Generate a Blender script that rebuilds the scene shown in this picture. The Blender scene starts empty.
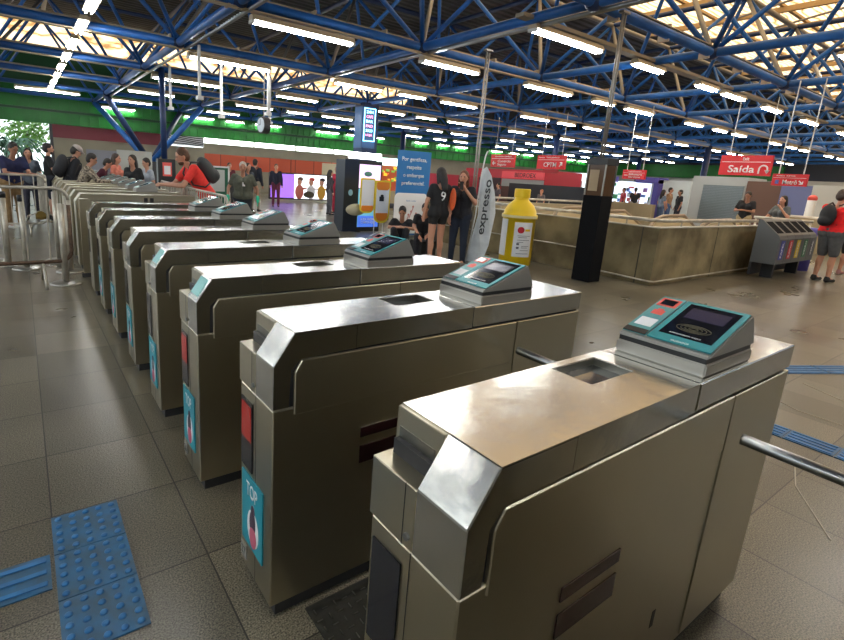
import bpy, bmesh, math, random
from mathutils import Vector, Matrix
random.seed(7)
sc = bpy.context.scene
C = sc.collection
V = Vector

# ------------------------------------------------------------------ camera
yaw, pitch, roll = 0.9512, -0.2259, 0.0612
fw = V((math.cos(yaw)*math.cos(pitch), math.sin(yaw)*math.cos(pitch), math.sin(pitch)))
r0 = V((math.sin(yaw), -math.cos(yaw), 0)); u0 = r0.cross(fw)
r2 = r0*math.cos(roll)+u0*math.sin(roll); u2 = -r0*math.sin(roll)+u0*math.cos(roll)
cd = bpy.data.cameras.new('camera'); cam = bpy.data.objects.new('camera', cd); C.objects.link(cam)
M = Matrix((( r2.x,u2.x,-fw.x,-0.5745),(r2.y,u2.y,-fw.y,-0.4915),(r2.z,u2.z,-fw.z,1.5112),(0,0,0,1)))
cam.matrix_world = M
cd.sensor_fit = 'HORIZONTAL'; cd.sensor_width = 36; cd.lens = 36*497.17/844
cd.shift_x = 47.47/844; cd.shift_y = -30.73/844
cd.clip_start = 0.05; cd.clip_end = 300
sc.camera = cam
sc.view_settings.view_transform = 'Standard'; sc.view_settings.look = 'None'
sc.view_settings.gamma = 1; sc.view_settings.use_curve_mapping = False
sc.view_settings.exposure = 0.9

# ------------------------------------------------------------------ materials
MATS = {}
def mat(name, col, rough=.5, metal=0, emit=0, ecol=None, spec=None, noise=0, nscale=8, bump=0, bscale=60, stretch=None, nrough=0, trans=0, ncol=None):
    if name in MATS: return MATS[name]
    m = bpy.data.materials.new(name); m.use_nodes = True; nt = m.node_tree; N = nt.nodes; L = nt.links
    b = N['Principled BSDF']
    b.inputs['Base Color'].default_value = (*col, 1); b.inputs['Roughness'].default_value = rough; b.inputs['Metallic'].default_value = metal
    if spec is not None: b.inputs['Specular IOR Level'].default_value = spec
    if trans: b.inputs['Transmission Weight'].default_value = trans
    if emit:
        b.inputs['Emission Color'].default_value = (*(ecol or col), 1); b.inputs['Emission Strength'].default_value = emit
    tc = N.new('ShaderNodeTexCoord'); mp = N.new('ShaderNodeMapping'); L.new(tc.outputs['Object'], mp.inputs[0])
    if stretch: mp.inputs['Scale'].default_value = stretch
    if noise:
        n = N.new('ShaderNodeTexNoise'); n.inputs['Scale'].default_value = nscale; n.inputs['Detail'].default_value = 5; L.new(mp.outputs[0], n.inputs[0])
        r = N.new('ShaderNodeValToRGB'); L.new(n.outputs[0], r.inputs[0])
        d = tuple(max(0, x*(1-noise)) for x in col) if ncol is None else ncol
        l = tuple(min(1, x*(1+noise)) for x in col) if ncol is None else col
        r.color_ramp.elements[0].color = (*d, 1); r.color_ramp.elements[1].color = (*l, 1)
        r.color_ramp.elements[0].position = .35; r.color_ramp.elements[1].position = .65
        L.new(r.outputs[0], b.inputs['Base Color'])
    if nrough:
        n2 = N.new('ShaderNodeTexNoise'); n2.inputs['Scale'].default_value = nscale*1.3; n2.inputs['Detail'].default_value = 4; L.new(mp.outputs[0], n2.inputs[0])
        mr = N.new('ShaderNodeMapRange'); mr.inputs[3].default_value = rough-nrough; mr.inputs[4].default_value = rough+nrough; mr.inputs[1].default_value=.3; mr.inputs[2].default_value=.7
        L.new(n2.outputs[0], mr.inputs[0]); L.new(mr.outputs[0], b.inputs['Roughness'])
    if bump:
        n3 = N.new('ShaderNodeTexNoise'); n3.inputs['Scale'].default_value = bscale; n3.inputs['Detail'].default_value = 3; L.new(mp.outputs[0], n3.inputs[0])
        bp = N.new('ShaderNodeBump'); bp.inputs['Strength'].default_value = bump; bp.inputs['Distance'].default_value = .01
        L.new(n3.outputs[0], bp.inputs['Height']); L.new(bp.outputs[0], b.inputs['Normal'])
    MATS[name] = m; return m

steel = mat('brushed_steel', (.50,.455,.34), .31, 1, noise=.06, nscale=1.2)
steel_top = mat('top_steel', (.50,.49,.45), .19, 1, bump=.16, bscale=11)
steel_dark = mat('worn_steel', (.30,.29,.25), .3, 1)
chrome = mat('rod_steel', (.36,.37,.37), .3, 1)
black = mat('black_plastic', (.012,.012,.013), .4)
blackglass = mat('black_glass', (.010,.011,.016), .08, spec=.6)
teal = mat('teal_plastic', (.025,.27,.30), .35)
tealsticker = mat('teal_sticker', (.02,.30,.38), .4)
screen = mat('validator_screen', (.012,.012,.03), .2, emit=.05, ecol=(.06,.06,.22))
red_led = mat('red_led', (.20,.008,.006), .25, emit=.07, ecol=(.9,.04,.02))
redplastic = mat('salmon_print', (.75,.10,.08), .4)
white = mat('white_paint', (.72,.72,.70), .5)
whitep = mat('white_print', (.8,.8,.8), .6)
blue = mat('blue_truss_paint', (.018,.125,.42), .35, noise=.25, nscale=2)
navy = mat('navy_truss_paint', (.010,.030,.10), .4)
greytube = mat('grey_tube', (.30,.28,.25), .45, metal=.5)
tan = mat('tan_reflector', (.48,.39,.26), .5)
deck = mat('roof_deck', (.075,.072,.068), .55, metal=.3, noise=.3, nscale=1)
tube_l = mat('tube_light', (1,1,1), .5, emit=31, ecol=(.93,.97,1))
concrete = mat('stained_concrete', (.27,.215,.11), .8, noise=.3, nscale=1.8, ncol=(.11,.08,.035), bump=.3, bscale=20)
beige = mat('beige_wall', (.36,.29,.17), .7, noise=.12, nscale=.8)
redsign = mat('red_sign', (.62,.012,.018), .4)
yellow = mat('yellow_plastic', (.85,.58,.01), .38)
galv = mat('galvanised_rail', (.50,.46,.38), .4, metal=.6, noise=.2, nscale=6)
darkgrey = mat('charcoal', (.03,.03,.032), .5)
skinm = mat('skin', (.55,.27,.17), .5)
skind = mat('skin_tan', (.38,.18,.11), .5)

# ------------------------------------------------------------------ helpers
def tag(o, label=None, cat=None, group=None, kind=None):
    if label: o['label'] = label
    if cat: o['category'] = cat
    if group: o['group'] = group
    if kind: o['kind'] = kind
    return o
def empty(name, loc=(0,0,0), rz=0):
    o = bpy.data.objects.new(name, None); C.objects.link(o); o.location = loc; o.rotation_euler = (0,0,rz); o.empty_display_size=.1; return o
def build(name, bm, m, parent=None, smooth=False, loc=(0,0,0)):
    me = bpy.data.meshes.new(name)
    bmesh.ops.recalc_face_normals(bm, faces=bm.faces[:])
    bm.to_mesh(me); bm.free()
    ms = m if isinstance(m, (list, tuple)) else [m]
    for x in ms: me.materials.append(x)
    if smooth:
        for p in me.polygons: p.use_smooth = True
    o = bpy.data.objects.new(name, me); C.objects.link(o); o.location = loc
    if parent: o.parent = parent
    return o
def BM(): return bmesh.new()
def box(bm, x0,x1,y0,y1,z0,z1, mi=0):
    vs = [bm.verts.new((x,y,z)) for z in (z0,z1) for y in (y0,y1) for x in (x0,x1)]
    for f in ((0,1,3,2),(4,6,7,5),(0,4,5,1),(2,3,7,6),(0,2,6,4),(1,5,7,3)):
        fa = bm.faces.new([vs[i] for i in f]); fa.material_index = mi
    return vs
def obox(bm, p, ax, ay, az):
    p=V(p); ax=V(ax); ay=V(ay); az=V(az)
    vs=[bm.verts.new(p+ax*i+ay*j+az*k) for k in (0,1) for j in (0,1) for i in (0,1)]
    for f in ((0,1,3,2),(4,6,7,5),(0,4,5,1),(2,3,7,6),(0,2,6,4),(1,5,7,3)): bm.faces.new([vs[i] for i in f])
def bev(bm, w, seg=2):
    bmesh.ops.bevel(bm, geom=bm.edges[:], offset=w, segments=seg, affect='EDGES', clamp_overlap=True)
def cyl(bm, p, q, r1, r2=None, n=12, caps=True):
    p=V(p); q=V(q); r2 = r1 if r2 is None else r2
    d=(q-p).normalized(); a = d.orthogonal().normalized(); b = d.cross(a)
    A=[bm.verts.new(p+(a*math.cos(t)+b*math.sin(t))*r1) for t in [2*math.pi*i/n for i in range(n)]]
    B=[bm.verts.new(q+(a*math.cos(t)+b*math.sin(t))*r2) for t in [2*math.pi*i/n for i in range(n)]]
    for i in range(n): bm.faces.new((A[i],A[(i+1)%n],B[(i+1)%n],B[i]))
    if caps: bm.faces.new(A[::-1]); bm.faces.new(B)
def pipe(bm, pts, r, n=10):
    pts=[V(p) for p in pts]; rings=[]
    prev=None
    for i,p in enumerate(pts):
        d=((pts[min(i+1,len(pts)-1)]-pts[max(i-1,0)])).normalized()
        if prev is None: a=d.orthogonal().normalized()
        else: a=(prev-d*prev.dot(d)).normalized()
        prev=a; b=d.cross(a)
        rings.append([bm.verts.new(p+(a*math.cos(2*math.pi*k/n)+b*math.sin(2*math.pi*k/n))*r) for k in range(n)])
    for A,B in zip(rings,rings[1:]):
        for i in range(n): bm.faces.new((A[i],A[(i+1)%n],B[(i+1)%n],B[i]))
    bm.faces.new(rings[0][::-1]); bm.faces.new(rings[-1])
def ell(bm, c, r, rot=None, u=16, v=10):
    mtx = Matrix.Translation(V(c)) @ (rot.to_4x4() if rot else Matrix.Identity(4)) @ Matrix.Diagonal((*r,1))
    bmesh.ops.create_uvsphere(bm, u_segments=u, v_segments=v, radius=1, matrix=mtx)
def prism(bm, poly, axis, a, b):
    # poly: list of 2D points; axis 'y': (x,z) extruded in y ; 'z': (x,y) ; 'x': (y,z)
    def P(t,s): return {'y':(t[0],s,t[1]),'z':(t[0],t[1],s),'x':(s,t[0],t[1])}[axis]
    A=[bm.verts.new(P(t,a)) for t in poly]; B=[bm.verts.new(P(t,b)) for t in poly]; n=len(poly)
    bm.faces.new(A); bm.faces.new(B[::-1])
    for i in range(n): bm.faces.new((A[i],B[i],B[(i+1)%n],A[(i+1)%n]))
def lathe(bm, prof, c=(0,0,0), n=24):
    c=V(c); R=[]
    for r,z in prof: R.append([bm.verts.new(c+V((r*math.cos(2*math.pi*k/n), r*math.sin(2*math.pi*k/n), z))) for k in range(n)])
    for A,B in zip(R,R[1:]):
        for i in range(n): bm.faces.new((A[i],A[(i+1)%n],B[(i+1)%n],B[i]))
    bm.faces.new(R[0][::-1]); bm.faces.new(R[-1])
SCRATCH = bpy.data.scenes.new('scratch')
def to_mesh(ob):
    for c_ in list(ob.users_collection): c_.objects.unlink(ob)
    SCRATCH.collection.objects.link(ob)
    vl = SCRATCH.view_layers[0]; vl.update(); dg = vl.depsgraph
    me = bpy.data.meshes.new_from_object(ob.evaluated_get(dg)); return me
def text(s, m, parent, center, right, up, width=None, height=None, name='lettering', depth=.002, align='CENTER'):
    cu = bpy.data.curves.new('t','FONT'); cu.body = s; cu.extrude = 0.0; cu.offset = .012; cu.align_x='LEFT'; cu.resolution_u = 3; cu.space_line=.95
    t = bpy.data.objects.new('t', cu); C.objects.link(t)
    me = to_mesh(t); bpy.data.objects.remove(t)
    xs=[v.co.x for v in me.vertices]; ys=[v.co.y for v in me.vertices]
    if not xs: return None
    cx=(min(xs)+max(xs))/2; cy=(min(ys)+max(ys))/2; w=max(xs)-min(xs); h=max(ys)-min(ys)
    sx = width/w if width else height/h
    sy = height/h if height else sx
    right=V(right).normalized(); up=V(up).normalized(); nn=right.cross(up)
    c=V(center)
    for v in me.vertices: v.co = c + right*((v.co.x-cx)*sx) + up*((v.co.y-cy)*sy)
    bm=BM(); bm.from_mesh(me); bpy.data.meshes.remove(me)
    r=bmesh.ops.extrude_face_region(bm, geom=bm.faces[:])
    bmesh.ops.translate(bm, verts=[g for g in r['geom'] if isinstance(g,bmesh.types.BMVert)], vec=nn*depth)
    return build(name, bm, m, parent)
def plate(bm, center, right, up, w, h, d=.004, mi=0):
    right=V(right).normalized(); up=V(up).normalized(); n=right.cross(up)
    c=V(center)-right*w/2-up*h/2
    k=len(bm.faces)
    obox(bm, c, right*w, up*h, n*d)
    bm.faces.ensure_lookup_table()
    for f in bm.faces[k:]: f.material_index=mi
def copy_tree(o, parent=None, own=False):
    c=o.copy(); C.objects.link(c); c.parent=parent
    for ch in list(o.children): copy_tree(ch, c)
    return c
def struct(name, bm, m, parent=None, smooth=False):
    o=build(name,bm,m,parent,smooth)
    if parent is None: o['kind']='structure'
    return o

# ------------------------------------------------------------------ ground
FX0,FX1,FY0,FY1=-14,60,-10,30
VX0,VX1,VY0,VY1 = 7.95,15.2,3.72,9.2     # stair void
def floor_mat():
    m=bpy.data.materials.new('granite_tiles'); m.use_nodes=True; N=m.node_tree.nodes; L=m.node_tree.links; b=N['Principled BSDF']
    geo=N.new('ShaderNodeTexCoord')
    sep=N.new('ShaderNodeSeparateXYZ'); L.new(geo.outputs['Object'],sep.inputs[0])
    def line(out,off,per,wid):
        a=N.new('ShaderNodeMath'); a.operation='ADD'; a.inputs[1].default_value=-off+per*200; L.new(out,a.inputs[0])
        d=N.new('ShaderNodeMath'); d.operation='DIVIDE'; d.inputs[1].default_value=per; L.new(a.outputs[0],d.inputs[0])
        f=N.new('ShaderNodeMath'); f.operation='FRACT'; L.new(d.outputs[0],f.inputs[0])
        fl=N.new('ShaderNodeMath'); fl.operation='FLOOR'; L.new(d.outputs[0],fl.inputs[0])
        g=N.new('ShaderNodeMath'); g.operation='LESS_THAN'; g.inputs[1].default_value=wid/per; L.new(f.outputs[0],g.inputs[0])
        return g,fl
    gx,fx=line(sep.outputs[0],-.085,.5,.006); gy,fy=line(sep.outputs[1],1.77,.54,.006)
    mx=N.new('ShaderNodeMath'); mx.operation='MAXIMUM'; L.new(gx.outputs[0],mx.inputs[0]); L.new(gy.outputs[0],mx.inputs[1])
    cmb=N.new('ShaderNodeCombineXYZ'); L.new(fx.outputs[0],cmb.inputs[0]); L.new(fy.outputs[0],cmb.inputs[1])
    wn=N.new('ShaderNodeTexWhiteNoise'); L.new(cmb.outputs[0],wn.inputs[0])
    n1=N.new('ShaderNodeTexNoise'); n1.inputs['Scale'].default_value=170; n1.inputs['Detail'].default_value=3; L.new(geo.outputs['Object'],n1.inputs[0])
    n2=N.new('ShaderNodeTexNoise'); n2.inputs['Scale'].default_value=1.1; n2.inputs['Detail'].default_value=4; L.new(geo.outputs['Object'],n2.inputs[0])
    r=N.new('ShaderNodeValToRGB'); L.new(n1.outputs[0],r.inputs[0]); e=r.color_ramp.elements
    e[0].position=.36; e[0].color=(.05,.042,.028,1); e[1].position=.66; e[1].color=(.30,.268,.19,1)
    mul=N.new('ShaderNodeMixRGB'); mul.blend_type='MULTIPLY'; mul.inputs[0].default_value=1; L.new(r.outputs[0],mul.inputs[1])
    mr=N.new('ShaderNodeMapRange'); mr.inputs[1].default_value=0; mr.inputs[2].default_value=1; mr.inputs[3].default_value=.62; mr.inputs[4].default_value=1.08; L.new(wn.outputs[0],mr.inputs[0])
    mr2=N.new('ShaderNodeMapRange'); mr2.inputs[1].default_value=.1; mr2.inputs[2].default_value=.9; mr2.inputs[3].default_value=.6; mr2.inputs[4].default_value=1.15; L.new(n2.outputs[0],mr2.inputs[0])
    mm=N.new('ShaderNodeMath'); mm.operation='MULTIPLY'; L.new(mr.outputs[0],mm.inputs[0]); L.new(mr2.outputs[0],mm.inputs[1]); L.new(mm.outputs[0],mul.inputs[2])
    mix=N.new('ShaderNodeMixRGB'); L.new(mx.outputs[0],mix.inputs[0]); L.new(mul.outputs[0],mix.inputs[1]); mix.inputs[2].default_value=(.018,.015,.012,1)
    L.new(mix.outputs[0],b.inputs['Base Color'])
    rr=N.new('ShaderNodeMapRange'); rr.inputs[1].default_value=.0; rr.inputs[2].default_value=1; rr.inputs[3].default_value=.20; rr.inputs[4].default_value=.42; L.new(n2.outputs[0],rr.inputs[0]); L.new(rr.outputs[0],b.inputs['Roughness'])
    bp=N.new('ShaderNodeBump'); bp.inputs['Strength'].default_value=.04; bp.inputs['Distance'].default_value=.003; L.new(n1.outputs[0],bp.inputs['Height']); L.new(bp.outputs[0],b.inputs['Normal'])
    return m
fm=floor_mat()
bm=BM()
box(bm,FX0,FX1,FY0,VY0,-.2,0); box(bm,FX0,FX1,VY1,FY1,-.2,0); box(bm,FX0,VX0,VY0,VY1,-.2,0); box(bm,VX1,FX1,VY0,VY1,-.2,0)
struct('floor',bm,fm)

# ------------------------------------------------------------------ ticket gates
S,W,L_,H = .8138,.2816,1.56,1.03
h1,h2=.9298,.786
def text_plate_front(s,m,parent,y,z,h,x=-.001,w=None):
    return text(s,m,parent,(x,y,z),(0,-1,0),(0,0,1),width=w,height=h,depth=.0006)
def gate_parts(root, sticker=True, led=True, validator=True, tealstrip=False, number=None, arms=True, plain=False):
    # plinth
    bm=BM(); box(bm,.03,L_-.03,.02,W-.02,0,.055); build('plinth',bm,darkgrey,root)
    # lower cabinet
    bm=BM(); box(bm,.004,L_-.004,.004,W-.004,.055,h2-.004); bev(bm,.004,1)
    cab=build('cabinet',bm,steel,root)
    bm=BM(); box(bm,.045,L_-.004,.012,W-.012,h2-.004,.96); build('upper_core',bm,darkgrey,root)
    # side panels
    for y0,y1 in ((0,.013),(W-.013,W)):
        bm=BM(); prism(bm,[(.075,h2-.03),(1.112,h2-.03),(1.112,.938),(.098,.938),(.075,.900)],'y',y0,y1); bev(bm,.003,1)
        build('side_panel',bm,steel,root)
        bm=BM(); prism(bm,[(1.117,.07),(L_,.07),(L_,.938),(1.117,.938)],'y',y0-.0005,y1+.0005); bev(bm,.002,1)
        build('service_panel',bm,steel,root)
    bm=BM()
    for z0,z1 in ((.607,.645),(.505,.573)):
        plate(bm,(.456,-.0005+.004,(z0+z1)/2),(1,0,0),(0,0,1),.24,z1-z0,.0035)
    build('vent_slot',bm,mat('vent_red_reflection',(.022,.005,.006),.12,spec=.5),root)  # dark red tint puts a reddish reflection into the slot colour
    bm=BM(); box(bm,.865,.885,-.001+.004,.006,.235,.295); build('keyhole_cover',bm,black,root)
    # hood
    a=.0703
    ys=.135
    def hood(bm,y0,y1,prof): prism(bm,prof,'y',y0,y1)
    bm=BM()
    hood(bm,0,ys,[(0,h2),(0,h1),(a,H),(.30,H),(.30,.945),(.092,.945),(.058,.912),(.058,h2)])
    bev(bm,.0025,1)
    build('front_housing',bm,steel_top,root)
    bm=BM()
    hood(bm,ys,W,[(0,h2),(0,h1-.004),(.060,h1-.004),(.060,H-.002),(.30,H-.002),(.30,.945),(.092,.945),(.058,.912),(.058,h2)])
    bev(bm,.002,1)
    fb=build('ticket_recess',bm,steel,root)
    bm=BM(); box(bm,.0588,.0605,ys+.02,W-.012,h1+.002,h1+.055); build('ticket_slot',bm,steel_dark,fb)
    # lid
    bm=BM()
    wx0,wx1,wy0,wy1=.56,.76,.135,.256
    for b_ in ((a+.0005,wx0,0,W),(wx1,.838,0,W)):
        box(bm,b_[0],b_[1],b_[2],b_[3],H-.004,H+.001)
    box(bm,wx0,wx1,0,wy0,H-.004,H+.001); box(bm,wx0,wx1,wy1,W,H-.004,H+.001)
    for (y0,y1) in ((0,.004),(W-.004,W)): box(bm,.296,.838,y0,y1,.947,H-.0042)
    build('lid',bm,steel_top,root)
    bm=BM(); box(bm,wx0,wx1,wy0,wy1,H-.030,H-.022); build('reader_window',bm,blackglass,root)
    bm=BM()
    for q in ((wx0,wx0+.004,wy0,wy1),(wx1-.004,wx1,wy0,wy1),(wx0,wx1,wy0,wy0+.004),(wx0,wx1,wy1-.004,wy1)): box(bm,*q,H-.022,H-.001)
    build('window_rim',bm,steel_dark,root)
    bm=BM(); box(bm,.846,L_,0,W,.948,H); bev(bm,.003,1); build('rear_lid',bm,steel_top,root)
    # lock
    bm=BM(); cyl(bm,(-.006,.150,.815),(0,.150,.815),.008,n=12); build('lock',bm,chrome,root)
    bm=BM(); box(bm,-.0008,.001,.1655,.1675,h2,h1-.004); box(bm,.0032,.005,.139,.141,.06,h2-.006); build('seam',bm,black,root)
    # front window
    bm=BM(); box(bm,-.0005,.006,.165,W-.018,.475,.735); fwin=build('indicator_window',bm,blackglass,root)
    if led:
        bm=BM(); box(bm,-.0018,-.0006,.172,W-.024,.59,.72); build('indicator_light',bm,red_led,fwin)
    if sticker:
        bm=BM(); box(bm,-.001,.004,.068,.252,.175,.455); st=build('sticker',bm,tealsticker,root)
        text_plate_front('TOP',whitep,st,.16,.405,.055,x=-.0015,w=.10)
        bm=BM(); ell(bm,(0.001,.15,.265),(.004,.062,.085)); build('printed_arch',bm,whitep,st)
        bm=BM(); ell(bm,(-.001,.150,.285),(.004,.03,.055)); ell(bm,(-.001,.15,.335),(.004,.018,.025)); build('printed_figure',bm,mat('print_dark',(.05,.03,.05),.6),st)
        bm=BM(); ell(bm,(-.003,.145,.235),(.004,.03,.045)); build('printed_bag',bm,mat('print_rose',(.55,.12,.18),.6),st)
    if number:
        bm=BM(); box(bm,-.001,.004,.215,.265,.09,.145); pl=build('number_plate',bm,mat('plate_grey',(.30,.29,.25),.6),root)
        text_plate_front(number,black,pl,.24,.118,.034,x=-.0015,w=.04)
    if tealstrip:
        bm=BM(); n=V((-(H-h1),0,a)).normalized()
        rt=V((0,-1,0)); up=V((a,0,H-h1)).normalized()
        plate(bm,V((a*.55,.075,h1+(H-h1)*.55))+n*.0005,rt,up,.11,.085,.0012)
        build('front_label',bm,mat('pale_teal_label',(.16,.50,.48),.4),root)
    if validator:
        base=BM(); prism(base,[(.895,.015),(1.21,.015),(1.21,.268),(.895,.268)],'z',H,H+.036); bev(base,.004,2)
        v=build('card_validator',base,mat('cast_grey',(.40,.38,.34),.35,metal=.8),root)
        bm=BM(); box(bm,.90,1.205,.02,.263,H+.036,H+.050); build('rubber_seal',bm,black,v)
        x0,z0,x1,z1,x2=.897,H+.050,1.150,H+.145,1.215
        bm=BM(); prism(bm,[(x0,z0),(x0+.004,z0+.008),(x1,z1),(x1+.012,z1),(x2,z0)],'y',.015,.268); bev(bm,.004,2)
        build('wedge_case',bm,mat('case_grey',(.34,.33,.30),.4,metal=.6),v)
        up=(V((x1,0,z1))-V((x0+.004,0,z0+.008))); ln=up.length; up.normalize(); rt=V((0,-1,0)); n=rt.cross(up)
        o=V((x0+.004,0,z0+.008))
        def P(y,s,k=0): return V((0,y,0))+o+up*(ln*s)+n*k
        bm=BM(); plate(bm,P(.1045,.52,.0005),rt,up,.172,ln*.93,.004); tf=build('face_plate',bm,teal,v)
        bm=BM(); plate(bm,P(.230,.52,.0005),rt,up,.068,ln*.93,.004); ts=build('side_strip',bm,mat('teal_grey',(.10,.32,.33),.35),v)
        bm=BM(); plate(bm,P(.230,.10,.004),rt,up,.066,ln*.10,.002); build('strip_foot',bm,black,ts)
        bm=BM(); plate(bm,P(.230,.84,.004),rt,up,.058,ln*.20,.0015); build('red_window',bm,redplastic,ts)
        bm=BM(); plate(bm,P(.230,.84,.0055),rt,up,.040,ln*.13,.001); build('camera_glass',bm,blackglass,ts)
        bm=BM(); plate(bm,P(.230,.58,.004),rt,up,.034,ln*.11,.0012); plate(bm,P(.230,.64,.004),rt,up,.018,ln*.06,.0012); build('red_arrow',bm,redplastic,ts)
        bm=BM(); plate(bm,P(.230,.32,.004),rt,up,.050,ln*.19,.001); build('white_label',bm,whitep,ts)
        bm=BM(); plate(bm,P(.104,.56,.004),rt,up,.142,ln*.74,.0015); gl=build('reader_glass',bm,blackglass,v)
        bm=BM(); plate(bm,P(.104,.72,.0056),rt,up,.108,ln*.24,.0006); build('display',bm,screen,gl)
        bm=BM()
        for k in range(4):
            rr=.010+.009*k
            pts=[P(.104+math.cos(t)*rr*1.25,.40+math.sin(t)*rr*.62/ln*.9,.0058) for t in [2*math.pi*i/20 for i in range(21)]]
            for p_,q_ in zip(pts,pts[1:]): cyl(bm,p_,q_,.0007,n=4)
        build('contactless_mark',bm,mat('gold_print',(.16,.14,.07),.5),gl)
        text('APROXIMAR AQUI',whitep,gl,P(.108,.235,.0058),rt,up,width=.085,height=.006,depth=.0004)
        text('VALIDADOR',whitep,tf,P(.104,.095,.0047),rt,up,width=.05,height=.008,depth=.0004)
    if arms:
        hb=V((1.07,W+.0,.74))
        t=BM(); lathe(t,[(.058,0),(.058,.03),(.04,.055)]); 
        bmesh.ops.rotate(t,verts=t.verts[:],matrix=Matrix.Rotation(-math.pi/2,3,'X')); bmesh.ops.translate(t,verts=t.verts[:],vec=(1.07,W,.80))
        hub=build('tripod_hub',t,steel_dark,root,True)
        y0=W+.035
        bm=BM(); pipe(bm,[(1.07,y0,.83),(1.08,S-.055,.83),(1.08,S-.048,.83)],.0165,12); build('tripod_arm',bm,chrome,hub,True)
        for sx in (-1,1):
            bm=BM(); pipe(bm,[(1.07+sx*.02,y0+.01,.80),(1.07+sx*.33,y0+.01,.47)],.0175,12); build('tripod_arm',bm,chrome,hub,True)
ORD=['','nearest','second','third','fourth','fifth','sixth','seventh','eighth']
def gate(n,label,**k):
    g=empty('ticket_gate',(0,n*S,0)); tag(g,label,'turnstile','stainless steel ticket gates in a row'); gate_parts(g,**k); return g
gate(0,'nearest and largest steel ticket gate, gold light on its lid, blank front without sticker',sticker=False,led=False)
gate(1,'steel ticket gate with number 27, red indicator and sticker, second from the camera',number='27')
gate(2,'third steel ticket gate from the camera, red indicator lit, pale teal slope label',tealstrip=True,number='26')
g3=gate(3,'fourth steel ticket gate from the camera, pale teal label on slope, dark indicator',led=False,tealstrip=True)
g4=gate(4,'fifth steel ticket gate from the camera, teal sticker low on its front, no slope label',led=False)
for n,l in ((5,'sixth steel ticket gate from the camera, in front of the cleaner'),(6,'seventh steel ticket gate from the camera, last with a validator before the bare one')):
    c=copy_tree(g4); c.location=(0,n*S,0); c['label']=l
gate(7,'eighth steel ticket gate from the camera, plain lid without any validator',led=False,validator=False,sticker=False)
g0=gate(-1,'steel ticket gate just right of the frame, only its chrome arm reaches into view',sticker=False,led=False,validator=True)
# plain far gate beside the wide passage
def far_gate(n,validator,arms,slots=False,label='',name='ticket_gate'):
    g=empty(name,(0,n*S,0)); tag(g,label,'turnstile','stainless steel ticket gates in a row')
    bm=BM(); box(bm,.03,L_-.03,.02,W-.02,0,.055); build('plinth',bm,darkgrey,g)
    bm=BM(); prism(bm,[(0,.055),(L_,.055),(L_,H),(.07,H),(0,.93)],'y',0,W); bev(bm,.004,1); build('cabinet',bm,steel,g)
    bm=BM(); box(bm,.08,L_-.01,-.001,W+.001,.944,.948); build('seam',bm,black,g)
    if slots:
        bm=BM(); box(bm,.85,.90,-.002,.002,.87,.99); box(bm,.93,.98,-.002,.002,.87,.99); build('card_slot',bm,black,g)
    if validator:
        bm=BM(); box(bm,.895,1.21,.015,.268,H,H+.036); v=build('card_validator',bm,MATS['cast_grey'],g)
        bm=BM(); prism(bm,[(.897,H+.036),(.9,H+.055),(1.15,H+.15),(1.165,H+.15),(1.215,H+.036)],'y',.015,.268); build('wedge_case',bm,MATS['case_grey'],v)
        up=V((.25,0,.095)).normalized()
        bm=BM(); plate(bm,(1.025,.1415,H+.105),(0,-1,0),up,.235,.24,.003); build('face_plate',bm,MATS['teal_grey'],v)
        bm=BM(); plate(bm,(1.03,.10,H+.1105),(0,-1,0),up,.13,.17,.002); build('reader_glass',bm,blackglass,v)
    if arms:
        bm=BM(); cyl(bm,(1.07,W,.8),(1.07,W+.05,.8),.05); hub=build('tripod_hub',bm,steel_dark,g)
        bm=BM(); cyl(bm,(1.07,W+.04,.83),(1.07,S-.03,.83),.0175); build('tripod_arm',bm,chrome,hub)
    return g
far_gate(9,False,True,True,'plain steel gate with two dark slots beyond the wide passage')
fg=far_gate(10,True,True,False,'one of the far ticket gates whose validators line up beyond the slotted gate')
for n in range(11,21):
    c=copy_tree(fg); c.location=(0,n*S,0)
    if n==20: c['label']='farthest steel ticket gate at the very end of the row'
    elif n==19: c['label']='second farthest steel ticket gate near the end of the row'
# wide passage post
g=empty('passage_post',(.0,8.35*S,0)); tag(g,'slim steel post with slanted top at the wide passage, left of the slotted gate','gate post')
bm=BM(); prism(bm,[(0,.05),(.16,.05),(.16,.96),(.10,1.0),(0,1.0)],'y',0,.05); build('post',bm,steel,g)
bm=BM(); box(bm,-.02,.18,-.03,.08,0,.05); build('base',bm,darkgrey,g)
# chequer plate between gates
def chequer_plate(n,label):
    t=empty('chequer_plate',(.13,n*S+W+.005,0)); tag(t,label,'floor plate')
    bm=BM(); box(bm,0,1.2,0,S-W-.02,0,.006); pb=build('plate',bm,mat('plate_steel',(.10,.10,.09),.35,metal=.8),t)
    bm=BM()
    for i in range(30):
        for j in range(13):
            x=.02+i*.04; y=.02+j*.038
            if (i+j)%2: obox(bm,(x-.011,y-.002,.006),(.022,0,0),(0,.004,0),(0,0,.002))
            else: obox(bm,(x-.002,y-.011,.006),(.004,0,0),(0,.022,0),(0,0,.002))
    d=build('tread_bar',bm,mat('tread_bright',(.35,.35,.33),.3,metal=1),t); d['kind']='stuff'
chequer_plate(0,'dark chequer floor plate between the two nearest gates')

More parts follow.
